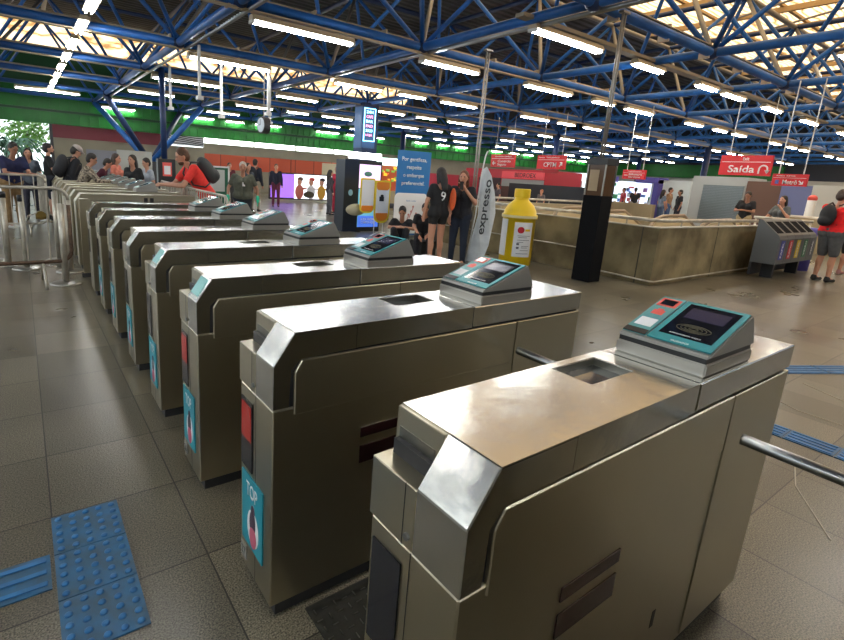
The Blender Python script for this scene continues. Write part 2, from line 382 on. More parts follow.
# ------------------------------------------------------------------ tactile paving
tact=mat('tactile_blue',(.010,.12,.27),.45,noise=.35,nscale=9,ncol=(.025,.075,.12))
tactb=mat('tactile_blue_bright',(.012,.14,.36),.45,noise=.2,nscale=12)
def blister(x0,y0,sx,sy,nx,ny,label):
    t=empty('tactile_tile',(x0,y0,0)); tag(t,label,'tactile tile','blue tactile tiles by the gates')
    bm=BM(); box(bm,0,sx,0,sy,0,.006); build('mat',bm,tact,t)
    for i in range(nx):
        for j in range(ny):
            bm=BM(); cx=(i+.5)*sx/nx; cy=(j+.5)*sy/ny
            lathe(bm,[(.0135,.006),(.012,.0095),(.007,.011)],(cx,cy,0),10); build('dome',bm,tactb,t,True)
def strip(name,p,ax,ay,lx,ly,nb,label,grp=None,pa=tact,pb=tactb):
    ax=V(ax).normalized(); ay=V(ay).normalized()
    t=empty(name,p); tag(t,label,'tactile tile','blue tactile strips on the floor')
    bm=BM(); obox(bm,(0,0,0),ax*lx,ay*ly,(0,0,.005)); build('mat',bm,pa,t)
    for i in range(nb):
        bm=BM(); c=ay*((i+.5)*ly/nb-.011); obox(bm,c+ax*.012+V((0,0,.005)),ax*(lx-.024),ay*.022,(0,0,.005)); bev(bm,.002,1); build('guide_bar',bm,pb,t)
bx=-.585
blister(bx,1.515,.25,.245,5,5,'blue tile of raised dots, farthest of the three, beside the gates')
blister(bx,1.265,.25,.245,5,5,'blue tile of raised dots, middle of the three, meeting the ribbed strip')
blister(bx,1.015,.25,.245,5,5,'blue tile of raised dots, nearest to the camera at the lower left')
for k in range(4):
    strip('tactile_guide',(bx-.012-.25*(k+1),1.34,0),(1,0,0),(0,1,0),.248,.19,3,'blue ribbed guide tile leading left from the dotted tiles' if k==0 else 'blue ribbed guide tile farther left of the dotted tiles')

# ------------------------------------------------------------------ roof space frame
gx,gy,G,ZL,ZU=2.654,4.438,3.98,4.2,7.0
I0,I1,J0,J1=-3,11,-3,6
sf=empty('space_frame',(gx,gy,0)); tag(sf,'blue tubular steel space frame carrying the whole station roof','roof truss')
def NL(i,j): return V((i*G,j*G,ZL))
def NU(i,j): return V(((i+.5)*G,(j+.5)*G,ZU))
def chord(name,a,b,r,m):
    bm=BM(); cyl(bm,a,b,r,n=12); return build(name,bm,m,sf,True)
for j in range(J0,J1+1): chord('lower_chord',NL(I0,j),NL(I1,j),.085,blue)
for i in range(I0,I1+1): chord('lower_chord',NL(i,J0),NL(i,J1),.085,blue)
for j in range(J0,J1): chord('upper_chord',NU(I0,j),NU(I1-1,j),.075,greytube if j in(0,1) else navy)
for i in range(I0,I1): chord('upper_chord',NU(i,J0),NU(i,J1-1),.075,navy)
dg=[]
cp=cam.location
for i in range(I0,I1+1):
    for j in range(J0,J1+1):
        for di in (-1,0):
            for dj in (-1,0):
                if I0<=i+di<I1 and J0<=j+dj<J1:
                    a=NL(i,j); b=NU(i+di,j+dj); mid=(a+b)/2+V((gx,gy,0))
                    rel=mid-M.translation; z=rel.dot(fw)
                    vis = z>1 and abs(rel.dot(r2)/z)<1.0
                    dg.append((0 if vis else 1, rel.length, a,b,(di,dj)))
dg.sort(key=lambda t:(t[0],t[1]))
rest=BM()
for k,(v_,d_,a,b,dd) in enumerate(dg):
    if k<97:
        bm=BM(); cyl(bm,a,b,.05,n=10)
        build('diagonal_brace',bm,greytube if dd==(0,0) else blue,sf,True)
    else: cyl(rest,a,b,.05,n=6,caps=False)
o=build('diagonal_brace',rest,blue,sf,True); o['kind']='stuff'
bm=BM()
for i in range(I0,I1+1):
    for j in range(J0,J1+1): ell(bm,NL(i,j),(.15,.15,.13),u=10,v=8)
o=build('node_joint',bm,navy,sf,True); o['kind']='stuff'
# deck
SKX0,SKX1,SKY0,SKY1=7.0,60,-4,10.6
ZR=7.35
def corrugated(bm,x0,x1,y0,y1,z,per=.33,amp=.05):
    n=max(1,int((y1-y0)/per)); k=[]
    for i in range(n):
        a=y0+(y1-y0)*i/n; b=y0+(y1-y0)*(i+1)/n; c=(b-a)
        for (u,zz) in ((a,z),(a+c*.3,z),(a+c*.45,z+amp),(a+c*.85,z+amp)): k.append((u,zz))
    k.append((y1,z))
    A=[bm.verts.new((x0,u,zz)) for u,zz in k]; B=[bm.verts.new((x1,u,zz)) for u,zz in k]
    for i in range(len(k)-1): bm.faces.new((A[i],A[i+1],B[i+1],B[i]))
bm=BM()
corrugated(bm,FX0,SKX0,FY0,FY1,ZR); corrugated(bm,SKX0,SKX1,SKY1,FY1,ZR); corrugated(bm,SKX0,SKX1,FY0,SKY0,ZR)
struct('ceiling',bm,deck)
def sky_mat():
    m=bpy.data.materials.new('skylight_sheet'); m.use_nodes=True; N=m.node_tree.nodes; L=m.node_tree.links; b=N['Principled BSDF']
    tc=N.new('ShaderNodeTexCoord')
    mp=N.new('ShaderNodeMapping'); mp.inputs['Scale'].default_value=(.35,1,1); L.new(tc.outputs['Object'],mp.inputs[0])
    w=N.new('ShaderNodeTexWave'); w.inputs['Scale'].default_value=1.6; w.inputs['Distortion'].default_value=11; w.inputs['Detail'].default_value=3; w.bands_direction='Y'; L.new(mp.outputs[0],w.inputs[0])
    r=N.new('ShaderNodeValToRGB'); L.new(w.outputs[0],r.inputs[0]); e=r.color_ramp.elements
    e[0].position=.0; e[0].color=(.35,.17,.05,1); e[1].position=.16; e[1].color=(1,.64,.29,1); x=e.new(.7); x.color=(1,.80,.52,1)
    b.inputs['Base Color'].default_value=(.5,.4,.25,1)
    L.new(r.outputs[0],b.inputs['Emission Color']); b.inputs['Emission Strength'].default_value=1.15
    return m
skm=sky_mat()
bm=BM(); box(bm,SKX0,SKX1,SKY0,SKY1,ZR+.1,ZR+.14); struct('window_1',bm,skm)
# skylight purlins
pl=empty('skylight_framing',(SKX0,SKY0,ZR-.12)); tag(pl,'tan timber framing under the warm translucent skylight','roof framing')
tim=mat('tan_timber',(.50,.33,.15),.6)
for k in range(16):
    bm=BM(); x=1.2+k*2.2; box(bm,x,x+.12,0,SKY1-SKY0,-.06,.10); build('purlin',bm,tim,pl)
for k in range(8):
    bm=BM(); y=.9+k*1.9; box(bm,0,36,y,y+.10,.10,.18); build('rafter',bm,tim,pl)
for k in range(17):
    x=.5+k*2.1
    for s in (-1,1): bm=BM(); cyl(bm,(x,3.5+s*0,.02),(x+1.6,3.5+s*3.0,-.02),.035,n=6); build('wind_brace',bm,greytube,pl)
    bm=BM(); cyl(bm,(x,9,.02),(x+1.5,12.5,-.02),.035,n=6); build('wind_brace',bm,greytube,pl)

# ------------------------------------------------------------------ walls
YB=28.75
fas=mat('green_fascia',(.004,.17,.012),.45,noise=.12,nscale=2)
maroon=mat('maroon_band',(.15,.008,.018),.5)
greyw=mat('grey_block_wall',(.25,.22,.155),.8,noise=.1,nscale=1)
orange=mat('orange_panel',(.50,.075,.025),.5)
winl=mat('clerestory_glass',(.9,.95,1),.3,emit=3.0,ecol=(.93,1,.92))
def wallbox(x0,x1,z0,z1,m,name,d=.0):
    bm=BM(); box(bm,x0,x1,YB-d,YB+.25,z0,z1); return struct(name,bm,m)
# back wall (north) in bands
bm=BM(); box(bm,.80,FX1,YB,YB+.25,0,1.28); box(bm,8.0,20,YB,YB+.25,2.12,2.68); box(bm,.8,8.0,YB,YB+.25,1.28,2.4); box(bm,17.2,FX1,YB,YB+.25,1.28,2.12); box(bm,20,FX1,YB,YB+.25,2.12,3.1)
box(bm,FX0,FX1,YB,YB+.25,4.6,6.1)
wn_=struct('wall_north',bm,greyw)
bm=BM(); box(bm,8.0,17.2,YB-.02,YB+.2,1.28,2.12); o=struct('trim_1',bm,orange)
bm=BM()
for x in (8.9,10.4,11.9,13.3,13.6,14.9,16.2): box(bm,x-.02,x+.02,YB-.04,YB-.02,1.28,2.12)
struct('trim_2',bm,mat('panel_joint',(.16,.03,.012),.6))
bm=BM(); box(bm,15.5,16.6,YB-.05,YB-.02,0,2.05); struct('door_1',bm,mat('cream_door',(.62,.55,.36),.6))
bm=BM(); box(bm,.80,5.9,YB-.03,YB+.2,2.35,2.95); struct('trim_3',bm,maroon)
bm=BM(); box(bm,8.0,19,YB,YB+.05,2.68,3.08); struct('window_2',bm,winl)
bm=BM()
for x in (10.9,13.6,16.3): box(bm,x-.04,x+.04,YB-.03,YB+.03,2.66,3.1)
struct('trim_4',bm,greyw)
# green fascia with ribs
def ribbed(bm,x0,x1,y,z0,z1,per=.16):
    n=int((x1-x0)/per)
    box(bm,x0,x1,y,y+.1,z0,z1)
    for i in range(n):
        x=x0+i*per; box(bm,x,x+per*.5,y-.04,y,z0+.02,z1-.02)
bm=BM(); ribbed(bm,FX0,FX1,YB-.25,3.6,4.6,.4); ribbed(bm,FX0,22,YB-.12,2.95,3.5,.4); ribbed(bm,22,FX1,YB-.12,2.95,3.5,.6)
struct('trim_5',bm,fas)
bm=BM(); box(bm,FX0,FX1,YB-.2,YB-.1,3.5,3.6); box(bm,FX0,FX1,YB-.02,YB+.0,4.6,6.1); struct('trim_6',bm,mat('dark_green',(.003,.06,.012),.5))
bm=BM(); box(bm,-6,22,YB-.1,YB+.02,6.1,7.3); struct('window_3',bm,skm)
bm=BM(); box(bm,22,FX1,YB,YB+.2,6.1,7.35); box(bm,FX0,-6,YB,YB+.2,6.1,7.35); struct('wall_north_upper',bm,deck)
# zebra mural
mu=empty('striped_mural',(6.6,YB-.05,2.45)); tag(mu,'black and white wavy striped mural panel high on the back wall','mural')
bm=BM(); box(bm,-.9,1.35,-.02,.02,.0,.55); build('panel',bm,whitep,mu)
bm=BM()
for k in range(5):
    z=.05+k*.11; pts=[(x,-.03,z+.07*math.sin((x+.9)*1.6+k*.4)*(1-abs(z-.3))) for x in [-.88+.1*q for q in range(23)]]
    for a,b in zip(pts,pts[1:]): obox(bm,(a[0],-.03,a[2]-.025),(b[0]-a[0],0,b[2]-a[2]),(0,.01,0),(0,0,.05))
build('painted_stripe',bm,black,mu)
# east wall
bm=BM(); box(bm,48,48.3,FY0,FY1,0,3.0); struct('wall_east',bm,mat('pale_east_wall',(.55,.55,.50),.7))
bm=BM(); box(bm,47.7,48.0,14,FY1,2.9,4.0); struct('trim_7',bm,fas)
bm=BM(); box(bm,48,48.3,FY0,FY1,3.0,7.3); struct('wall_east_upper',bm,mat('east_dark',(.03,.035,.05),.7))
bm=BM(); box(bm,FX0-.3,FX0,FY0,FY1,0,3.2); struct('wall_west',bm,mat('brown_wall',(.13,.105,.07),.8,noise=.2,nscale=.5))  # unseen wall added for the steel reflections, open above for fill light
bm=BM(); box(bm,FX0,FX1,FY0-.3,FY0,0,3.4); box(bm,FX0,FX1,FY0-.3,FY0,6.2,7.3)
for x in range(-14,60,6): box(bm,x,x+4.2,FY0-.3,FY0,3.4,6.2)  # unseen wall, its gaps shaped to let in fill daylight
struct('wall_south',bm,MATS['brown_wall'])

# ------------------------------------------------------------------ lights
def fixture(loc,length,axis='x',label='',grp=None,near=False):
    f=empty('ceiling_light',loc, 0 if axis=='x' else math.pi/2)
    tag(f,label,'ceiling light',grp)
    bm=BM(); prism(bm,[(-.105,0),(.105,0),(.06,.09),(-.06,.09)],'x',0,length); build('reflector',bm,tan,f)
    for s in (-1,1):
        bm=BM(); cyl(bm,(.04,s*.045,-.028),(length-.04,s*.045,-.028),.016,n=6); build('tube',bm,tube_l,f)
    if near:
        for xa in (-.01,length-.04): bm=BM(); box(bm,xa,xa+.05,-.08,.08,-.05,.0); build('lamp_holder',bm,white,f)
        bm=BM(); cyl(bm,(.3,0,.09),(.3,0,.17),.01,n=6); cyl(bm,(length-.3,0,.09),(length-.3,0,.17),.01,n=6); build('hanger',bm,greytube,f)
    return f
nl={(0,1):'long twin fluorescent light at upper left, brightest along its blue beam',
    (1,1):'twin fluorescent light at top centre right of the middle node',
    (0,2):'fluorescent light along the second beam at upper left',
    (0,3):'fluorescent light along the third beam at left'}
far_lab='one of the many small fluorescent fixtures receding under the far roof'
FG='fluorescent fixtures under the roof'
for j in range(1,7):
    Y=gy+j*G; z={1:3.95}.get(j,3.96)
    for i in range(0,11):
        x=gx+i*G
        if (i,j) in nl: fixture((x+(0 if i else .2),Y,z),1.7 if i else 2.05,'x',nl[(i,j)],FG,True)
        elif (i,j)==(2,1): fixture((x-.55,Y,z),1.9,'x','fluorescent light crossing the node left of the second tall pole',FG)
        else: fixture((x+.2,Y,z),1.6 if i<4 else 1.2,'x',far_lab,FG)
        if i>=1 and (i+j)%2: fixture((x+2.45,Y,z),1.05,'x',far_lab,FG)
fixture((6.65,5.56,4.05),2.0,'x','twin fluorescent light with grey reflector at top, right of the tall pole',FG,True)
for i,(x,l) in enumerate(((9.9,1.15),(12.75,1.0),(14.2,1.25),(16.9,1.3),(20.2,1.4),(24.2,1.4),(28.2,1.4),(32.2,1.4),(36.2,1.4))):
    fixture((x,5.56,4.05),l,'x','fluorescent fixture on the grey tray row before the orange skylight' if i<2 else far_lab,FG)
for k in range(8):
    fixture((.68,9.5+k*1.99,4.1),1.3,'y','fluorescent fixture in the single file running away at top left',FG)
fixture((18.7,4.6,5.6),1.6,'x','bright fluorescent fixture at the top right corner under the skylight',FG)
for j in range(-2,6):  # unseen extra rows, added to brighten the near gates
    for i in range(-3,4):
        if (j>=1 and i>=0) or (j==0 and i>0): continue
        if j>=1 and i==-1: continue
        fixture((gx+i*G+.2,gy+j*G,4.0),2.0,'x','twin fluorescent fixture of the rows behind and beside the camera, outside the photo',FG)
fixture((-.5,24.3,4.0),2.2,'x','fluorescent light low at the left edge in front of the green fascia',FG,True)
# cable trays
tr=mat('tray_grey',(.33,.29,.22),.5,metal=.3)
ctan=mat('conduit_tan',(.55,.42,.28),.5)
for j in range(0,5):
    bm=BM(); box(bm,-4,38,j*G-.055,j*G+.055,(ZL-.125) if j else ZL+.09,(ZL-.095) if j else ZL+.11); cp_=build('cable_tray',bm,mat('tray_tan',(.50,.40,.26),.5),sf); cp_['label']='tan cable tray'
    oy=j*G+.13; bm=BM(); cyl(bm,(-6,oy,ZL+.13),(42,oy,ZL+.13),.025,n=8); cp_=build('conduit',bm,ctan,sf,True); cp_['label']='tan conduit'
    if j<3:
        for k in range(14):
            bm=BM(); x=-5+k*1.6; box(bm,x,x+.04,oy-.16,oy+.03,ZL-.12,ZL+.16); build('clamp',bm,ctan,cp_)
bm=BM(); box(bm,3.65,38,1.03,1.21,-.04+ZL,.02+ZL); build('cable_tray',bm,tr,sf)
bm=BM(); cyl(bm,(G+.16,-8,ZL-.08),(G+.16,12,ZL-.08),.045,n=8); build('conduit',bm,chrome,sf,True)
bm=BM(); cyl(bm,(.17,2,ZL-.1),(.17,22,ZL-.1),.035,n=8); build('conduit',bm,chrome,sf,True)
# short hanging drops
for q,(x,y,z0) in enumerate(((3.0,12.0,3.05),(3.1,15.2,3.05),(4.95,12.6,2.95),(3.9,13.2,2.8),(5.8,14.5,2.9))):
    bm=BM(); box(bm,x-.03,x+.03,y-.03,y+.03,z0,4.15); box(bm,x-.07,x+.07,y-.07,y+.07,z0-.08,z0)
    tag(build('hanging_conduit',bm,white),['pale drop pipe from the truss above the red shirted man','pale drop pipe above the far gates at left','pale drop pipe just right of the clock','thin pale drop pipe over the cleaner','short drop pipe left of the blue banner'][q],'drop pipe')
# clock
ck=empty('station_clock',(4.75,12.4,2.6)); tag(ck,'round double sided clock hanging below the truss','clock')
bm=BM(); cyl(bm,(-.09,0,0),(.09,0,0),.21,n=28); 
bmesh.ops.rotate(bm,verts=bm.verts[:],matrix=Matrix.Rotation(.12,3,'Z')); build('case',bm,darkgrey,ck)
bm=BM(); cyl(bm,(-.096,0,0),(-.09,0,0),.18,n=28); bmesh.ops.rotate(bm,verts=bm.verts[:],matrix=Matrix.Rotation(.12,3,'Z')); build('dial',bm,mat('dial',(.55,.62,.66),.4),ck)
bm=BM(); box(bm,-.104,-.098,-.008,.008,0,.14); box(bm,-.104,-.098,-.01,.08,-.008,.008); build('hands',bm,black,ck)
bm=BM(); cyl(bm,(0,0,.2),(0,0,1.6),.015,n=8); build('rod',bm,greytube,ck)
# tree columns
def tree_col(cx,cy,zb,targets,label):
    t=empty('branching_column',(cx,cy,0)); tag(t,label,'column')
    bm=BM(); box(bm,-.22,.22,-.22,.22,0,zb); build('pedestal',bm,darkgrey,t)
    for (i,j) in targets:
        e=V((gx+i*G-cx,gy+j*G-cy,ZL-.1)); bm=BM(); cyl(bm,(0,0,zb-.1),e,.13,n=12); build('strut',bm,navy if (i+j)%2 else blue,t,True)
tree_col(gx+.5*G,gy+5.45*G,1.5,((0,5),(0,6),(1,5),(1,6)),'blue branching roof column with four struts beyond the ticket gates')
bm=BM(); cyl(bm,(3.1,16.2,1.4),(3.1,16.2,4.2),.09,n=10); cyl(bm,(3.1,16.2,0),(3.1,16.2,1.4),.16,n=10); tag(build('round_column',bm,navy,None,True),'slim dark navy column above the black figure, left of the red shirted man','column')
# other far columns
for q,(i,j) in enumerate(((4,5),(5,3),(7,2),(9,4))):
    bm=BM(); cyl(bm,(gx+i*G,gy+j*G,0),(gx+i*G,gy+j*G,4.15),.16,n=12); tag(build('round_column',bm,navy,None,True),['dark column behind the blue banner','dark leaning-looking column behind the red exit signs in the middle','dark column left of the roller shutter','distant dark column near the bright shop'][q],'column')

# ------------------------------------------------------------------ vertical LED column + totem
lc=empty('sign_column',(10.6,16.4,0)); tag(lc,'dark square column carrying a lit vertical blue sign','column')
bm=BM(); box(bm,-.35,.35,-.3,.3,0,4.15); build('column',bm,navy,lc)
bm=BM(); box(bm,-.37,-.35,-.25,.28,2.5,4.0); box(bm,-.36,.2,-.33,-.3,2.5,4.0); ls=build('light_panel',bm,mat('blue_sign',(.02,.05,.12),.3,emit=.5,ecol=(.02,.08,.2)),lc)
cy=mat('cyan_led',(.3,.8,1),.4,emit=3,ecol=(.25,.7,1))
bm=BM()
for x in (-.33,.16): box(bm,x,x+.025,-.35,-.33,2.75,3.95)
for z in (2.75,3.93): box(bm,-.33,.185,-.35,-.33,z,z+.025)
build('neon_border',bm,cy,lc)
for k,s in enumerate(('24H','CAFE','BAR','PAO','SUCO','LOJA')):
    text(s,cy if k%2==0 else mat('pink_led',(1,.4,.6),.4,emit=1.6,ecol=(1,.3,.5)),lc,(-.08,-.335,3.82-k*.17),(1,0,0),(0,0,1),width=.3,height=.1,depth=.01)
tt=empty('advertising_totem',(6.9,10.85,0),0); tag(tt,'black totem with a lit pink and blue screen','advertising totem')
bm=BM(); box(bm,-.62,-.20,-.1,.35,0,1.86); build('side_casing',bm,mat('totem_navy',(.008,.014,.03),.35),tt)
bm=BM(); box(bm,-.20,.55,-.1,.35,0,1.86); build('case',bm,black,tt)
bm=BM(); box(bm,-.17,.50,-.115,-.10,1.15,1.76); build('pink_screen',bm,mat('pink_screen',(.7,.5,.8),.3,emit=.85,ecol=(.75,.55,.85)),tt)
bm=BM(); box(bm,-.17,.50,-.115,-.10,.12,1.13); build('blue_screen',bm,mat('sky_screen',(.1,.3,.4),.3,emit=.5,ecol=(.12,.38,.5)),tt)
bm=BM(); box(bm,-.17,.50,-.122,-.115,.12,.42); build('blue_caption',bm,mat('blue_cap',(.05,.12,.5),.3,emit=.6,ecol=(.06,.15,.6)),tt)
text('O REI DO CAFE',mat('purple_ink',(.12,.03,.25),.5),tt,(.1,-.118,1.38),(1,0,0),(0,0,1),width=.34,height=.07)
text('PARA VOCE',MATS['purple_ink'],tt,(.12,-.118,1.24),(1,0,0),(0,0,1),width=.38,height=.07)
text('A SUA VIAGEM\nCOMECA AQUI',whitep,tt,(.15,-.126,.28),(1,0,0),(0,0,1),width=.45,height=.16)
bm=BM(); ell(bm,(.1,-.115,1.52),(.13,.006,.07)); build('printed_burger',bm,mat('print_green',(.10,.28,.22),.5),tt)
bm=BM(); ell(bm,(-.42,-.105,1.02),(.07,.008,.08)); build('round_decal',bm,mat('pale_blue_print',(.2,.4,.6),.5),tt)
bm=BM(); box(bm,-.4,.55,-.14,.02,1.90,2.06); tag(build('lit_fascia_sign',bm,mat('white_lit',(1,1,1),.4,emit=5,ecol=(.95,1,1)),None,loc=(6.9,10.95,0)),'bright white light strip just above the black totem','light sign')
bm=BM(); 
# ------------------------------------------------------------------ orange stand sign
og=mat('orange_print',(.85,.25,.02),.5); yl=mat('yellow_edge',(.8,.6,.03),.5)
ss=empty('standing_sign',(6.8,10.05,0)); tag(ss,'orange and white two leaf promotional sign on thin legs','standing sign')
def rounded(bm,x0,x1,z0,z1,y0,y1,rb,n=8,rt=.04):
    pts=[]
    for (cx,cz,r,a0) in ((x1-rb,z0+rb,rb,-90),(x1-rt,z1-rt,rt,0),(x0+rt,z1-rt,rt,90),(x0+rb,z0+rb,rb,180)):
        for k in range(n+1):
            a=math.radians(a0+90*k/n); pts.append((cx+r*math.cos(a),cz+r*math.sin(a)))
    prism(bm,pts,'y',y0,y1)
bm=BM(); rounded(bm,-.02,.46,.30,1.38,0,.02,.2); a=build('front_leaf',bm,yl,ss)
bm=BM(); rounded(bm,.02,.42,.36,1.34,-.004,0,.17); build('leaf_paper',bm,whitep,a)
bm=BM(); rounded(bm,.02,.42,1.14,1.34,-.008,-.004,.08); build('orange_header',bm,og,a)
bm=BM(); rounded(bm,.03,.41,.36,.56,-.008,-.004,.15,rt=.02); build('orange_footer',bm,og,a)
bm=BM(); box(bm,.12,.26,-.01,-.004,.86,.98); ell(bm,(.2,-.007,1.0),(.05,.004,.03)); build('black_print',bm,black,a)
bm=BM(); rounded(bm,-.44,.0,.55,1.42,.04,.06,.16); a=build('rear_leaf',bm,yl,ss)
bm=BM(); rounded(bm,-.40,-.03,.60,1.38,.036,.04,.13); build('leaf_paper',bm,whitep,a)
bm=BM(); rounded(bm,-.39,-.04,.60,.74,.032,.036,.06,rt=.02); build('orange_footer',bm,og,a)
bm=BM()
for x in (0.02,.30): cyl(bm,(x,.03,0),(x,.03,.4),.012,n=8)
build('leg',bm,white,ss)
bm=BM()
for x0,x1 in ((-.3,.3),(-.1,.55)): pipe(bm,[(x0,-.3,.02),((x0+x1)/2,-.1,.06),(x1,.25,.02)],.012,8)
build('foot_wire',bm,white,ss)
bm=BM(); ell(bm,(0,0,0),(.30,.08,.15)); tag(build('beige_cushion',bm,mat('beige_cloth',(.45,.42,.30),.9),None,True,loc=(6.35,10.25,.62)),'rounded beige bag held before the black totem','bag')

# ------------------------------------------------------------------ blue banner
ban=empty('roll_up_banner',(7.38,9.3,0), .0); tag(ban,'tall blue and white banner asking for courtesy when boarding','banner')
W2=.96

ru=V((1,-.12,0)).normalized()
ban.rotation_euler=(0,0,math.atan2(ru.y,ru.x))
bm=BM(); box(bm,-.48,.48,0,.012,.08,2.13); build('cloth',bm,mat('banner_blue',(.015,.15,.40),.6),ban)
bm=BM(); rounded(bm,-.50,.46,.12,1.12,-.006,0,.1,rt=.12); build('white_field',bm,whitep,ban)
bm=BM(); box(bm,-.5,.5,-.08,.12,0,.08); build('base',bm,chrome,ban)
bm=BM(); cyl(bm,(0,.03,.08),(0,.03,2.1),.012,n=8); build('rear_pole',bm,chrome,ban)
for k,s in enumerate(('Por gentileza,','respeite','o embarque','preferencial.')):
    text(s,whitep,ban,(0.0,-.004,1.92-k*.19),(1,0,0),(0,0,1),width=(.72,.42,.6,.66)[k],height=.12)
text('Ajude a cuidar',mat('pale_ink',(.25,.35,.55),.6),ban,(-.02,-.008,.93),(1,0,0),(0,0,1),width=.3,height=.05)
bm=BM()
for (x,z) in ((-.05,.5),(.0,.62),(.1,.45),(-.12,.42)): cyl(bm,(x,-.008,z),(x+.05,-.008,z+.14),.012,n=6); ell(bm,(x+.05,-.008,z+.17),(.03,.005,.03),u=8,v=6)
build('line_drawing',bm,mat('rose_ink',(.5,.22,.20),.6),ban)

# ------------------------------------------------------------------ parapet around the stairs
def parapet():
    t=empty('stair_parapet',(7.78,3.45,0)); tag(t,'low stained concrete wall around the stairwell','parapet wall')
    # west run (along Y) and south run (along X)
    bm=BM(); box(bm,0,.16,0,6.2,0,.94); box(bm,.16,6.3,0,.16,0,.94); build('concrete_wall',bm,concrete,t)
    bm=BM()
    for y in (.25,3.2): box(bm,-.003,.0,y,y+.02,0,.94)
    for x in (2.2,4.4): box(bm,x,x+.015,-.003,0,0,.94)
    bm.free()
    for q in ((-.003,0,.25,.27),(-.003,0,3.2,3.22),(2.2,2.215,-.003,0),(4.4,4.415,-.003,0)):
        bm=BM(); box(bm,*q,0,.94); build('panel_joint',bm,mat('joint_dark',(.05,.04,.025),.8),t)
    bm=BM(); box(bm,-.01,.17,-.01,6.2,.94,.955); box(bm,.17,6.3,-.01,.17,.94,.955); build('coping',bm,mat('coping',(.36,.33,.25),.5),t)
    bm=BM(); pipe(bm,[(.08,6.2,1.06),(.08,.35,1.06),(.11,.16,1.06),(.3,.08,1.06),(6.3,.08,1.04)],.032,10); r_=build('handrail',bm,galv,t,True)
    for (x,y) in ((.08,.6),(.08,2.0),(.08,3.4),(.08,4.8),(.9,.08),(2.4,.08),(3.9,.08),(5.4,.08)):
        bm=BM(); cyl(bm,(x,y,.95),(x,y,1.05),.014,n=8); build('rail_bracket',bm,galv,r_)
    # low rails
    bm=BM(); pipe(bm,[(6.2,-.06,.10),(0,-.06,.08),(-.05,0,.08),(-.06,1.0,.10),(-.06,1.05,.14),(-.06,1.05,.44)],.014,8); build('low_rail',bm,galv,t,True)
    bm=BM(); pipe(bm,[(-.07,.95,.42),(-.07,1.3,.44),(-.07,6.0,.44)],.012,8); build('low_rail',bm,galv,t,True)
    bm=BM(); box(bm,-.10,-.02,.88,1.1,.40,.47); build('rail_box',bm,darkgrey,t)
parapet()
bm=BM(); box(bm,0,4.5,0,.16,0,.95); box(bm,0,4.5,-.005,.17,.95,.98)
fp=build('far_parapet',bm,beige,None,loc=(9.8,9.6,0)); tag(fp,'beige low wall on the far side of the stairwell','parapet wall')
fp.rotation_euler=(0,0,math.atan2(-1.1,2.6)*.55)
bm=BM(); pipe(bm,[(0,.08,1.08),(4.5,.08,1.08)],.03,8); 
for x in (.4,1.6,2.8,4.1): cyl(bm,(x,.08,.97),(x,.08,1.07),.014,n=6)
build('handrail',bm,galv,fp,True)
# escalator balustrades
def escal(x,y,rz,label):
    t=empty('escalator',(x,y,0),rz); tag(t,label,'escalator')
    prof=[(0,-.6),(0,.55),(.25,.83),(.6,.93),(1.6,.95),(3.2,.30),(3.2,-.6)]
    for yy in (0,1.0):
        bm=BM(); prism(bm,prof,'y',yy,yy+.08); build('balustrade',bm,mat('escal_cream',(.60,.48,.28),.5),t)
        bm=BM(); pipe(bm,[(-.02,yy+.04,.35),(0.02,yy+.04,.6),(.22,yy+.04,.88),(.6,yy+.04,.98),(1.6,yy+.04,1.0),(3.2,yy+.04,.36)],.04,8); build('handrail',bm,mat('escal_rail',(.30,.22,.14),.5),t,True)
    bm=BM(); box(bm,.2,3.2,.08,1.0,-.6,-.05); build('steps',bm,steel_dark,t)
escal(10.3,6.3,.0,'cream sided escalator showing over the stairwell wall, left one')
escal(10.9,4.15,.0,'cream sided escalator showing over the stairwell wall, right one')
bm=BM(); box(bm,VX0,VX1,VY0,VY1,-3.2,-3.0); struct('floor_lower',bm,mat('lower_floor',(.2,.17,.12),.6))
bm=BM(); box(bm,VX0-.1,VX1+.1,VY1,VY1+.1,-3,-.01); box(bm,VX1,VX1+.1,VY0,VY1,-3,-.01); box(bm,VX0-.1,VX0,VY0,VY1,-3,-.01); box(bm,VX0,VX1,VY0-.1,VY0,-3,-.01); struct('wall_stairwell',bm,beige)

# ------------------------------------------------------------------ black post with lamp window
po=empty('information_post',(7.08,4.17,0),.0); tag(po,'black square post with a brown glass window near its top','post')
bm=BM(); box(bm,-.16,.16,-.16,.16,0,1.40); bev(bm,.006,1); build('body',bm,mat('matt_black',(.004,.004,.005),.8,spec=.15),po)
bm=BM(); box(bm,-.145,.145,-.145,.145,1.40,1.88); build('window_box',bm,mat('smoked_brown_glass',(.10,.055,.03),.12,spec=.7),po)
bm=BM(); box(bm,-.150,-.146,-.05,.11,1.47,1.80); build('poster_card',bm,mat('card_brown',(.35,.25,.14),.5),po)
for sx in (-1,1):
    for sy in (-1,1): bm=BM(); box(bm,sx*.15-.01,sx*.15+.01,sy*.15-.01,sy*.15+.01,1.40,1.88); build('corner_frame',bm,steel_dark,po)
bm=BM(); box(bm,-.17,.17,-.17,.17,1.88,1.98); build('cap',bm,black,po)
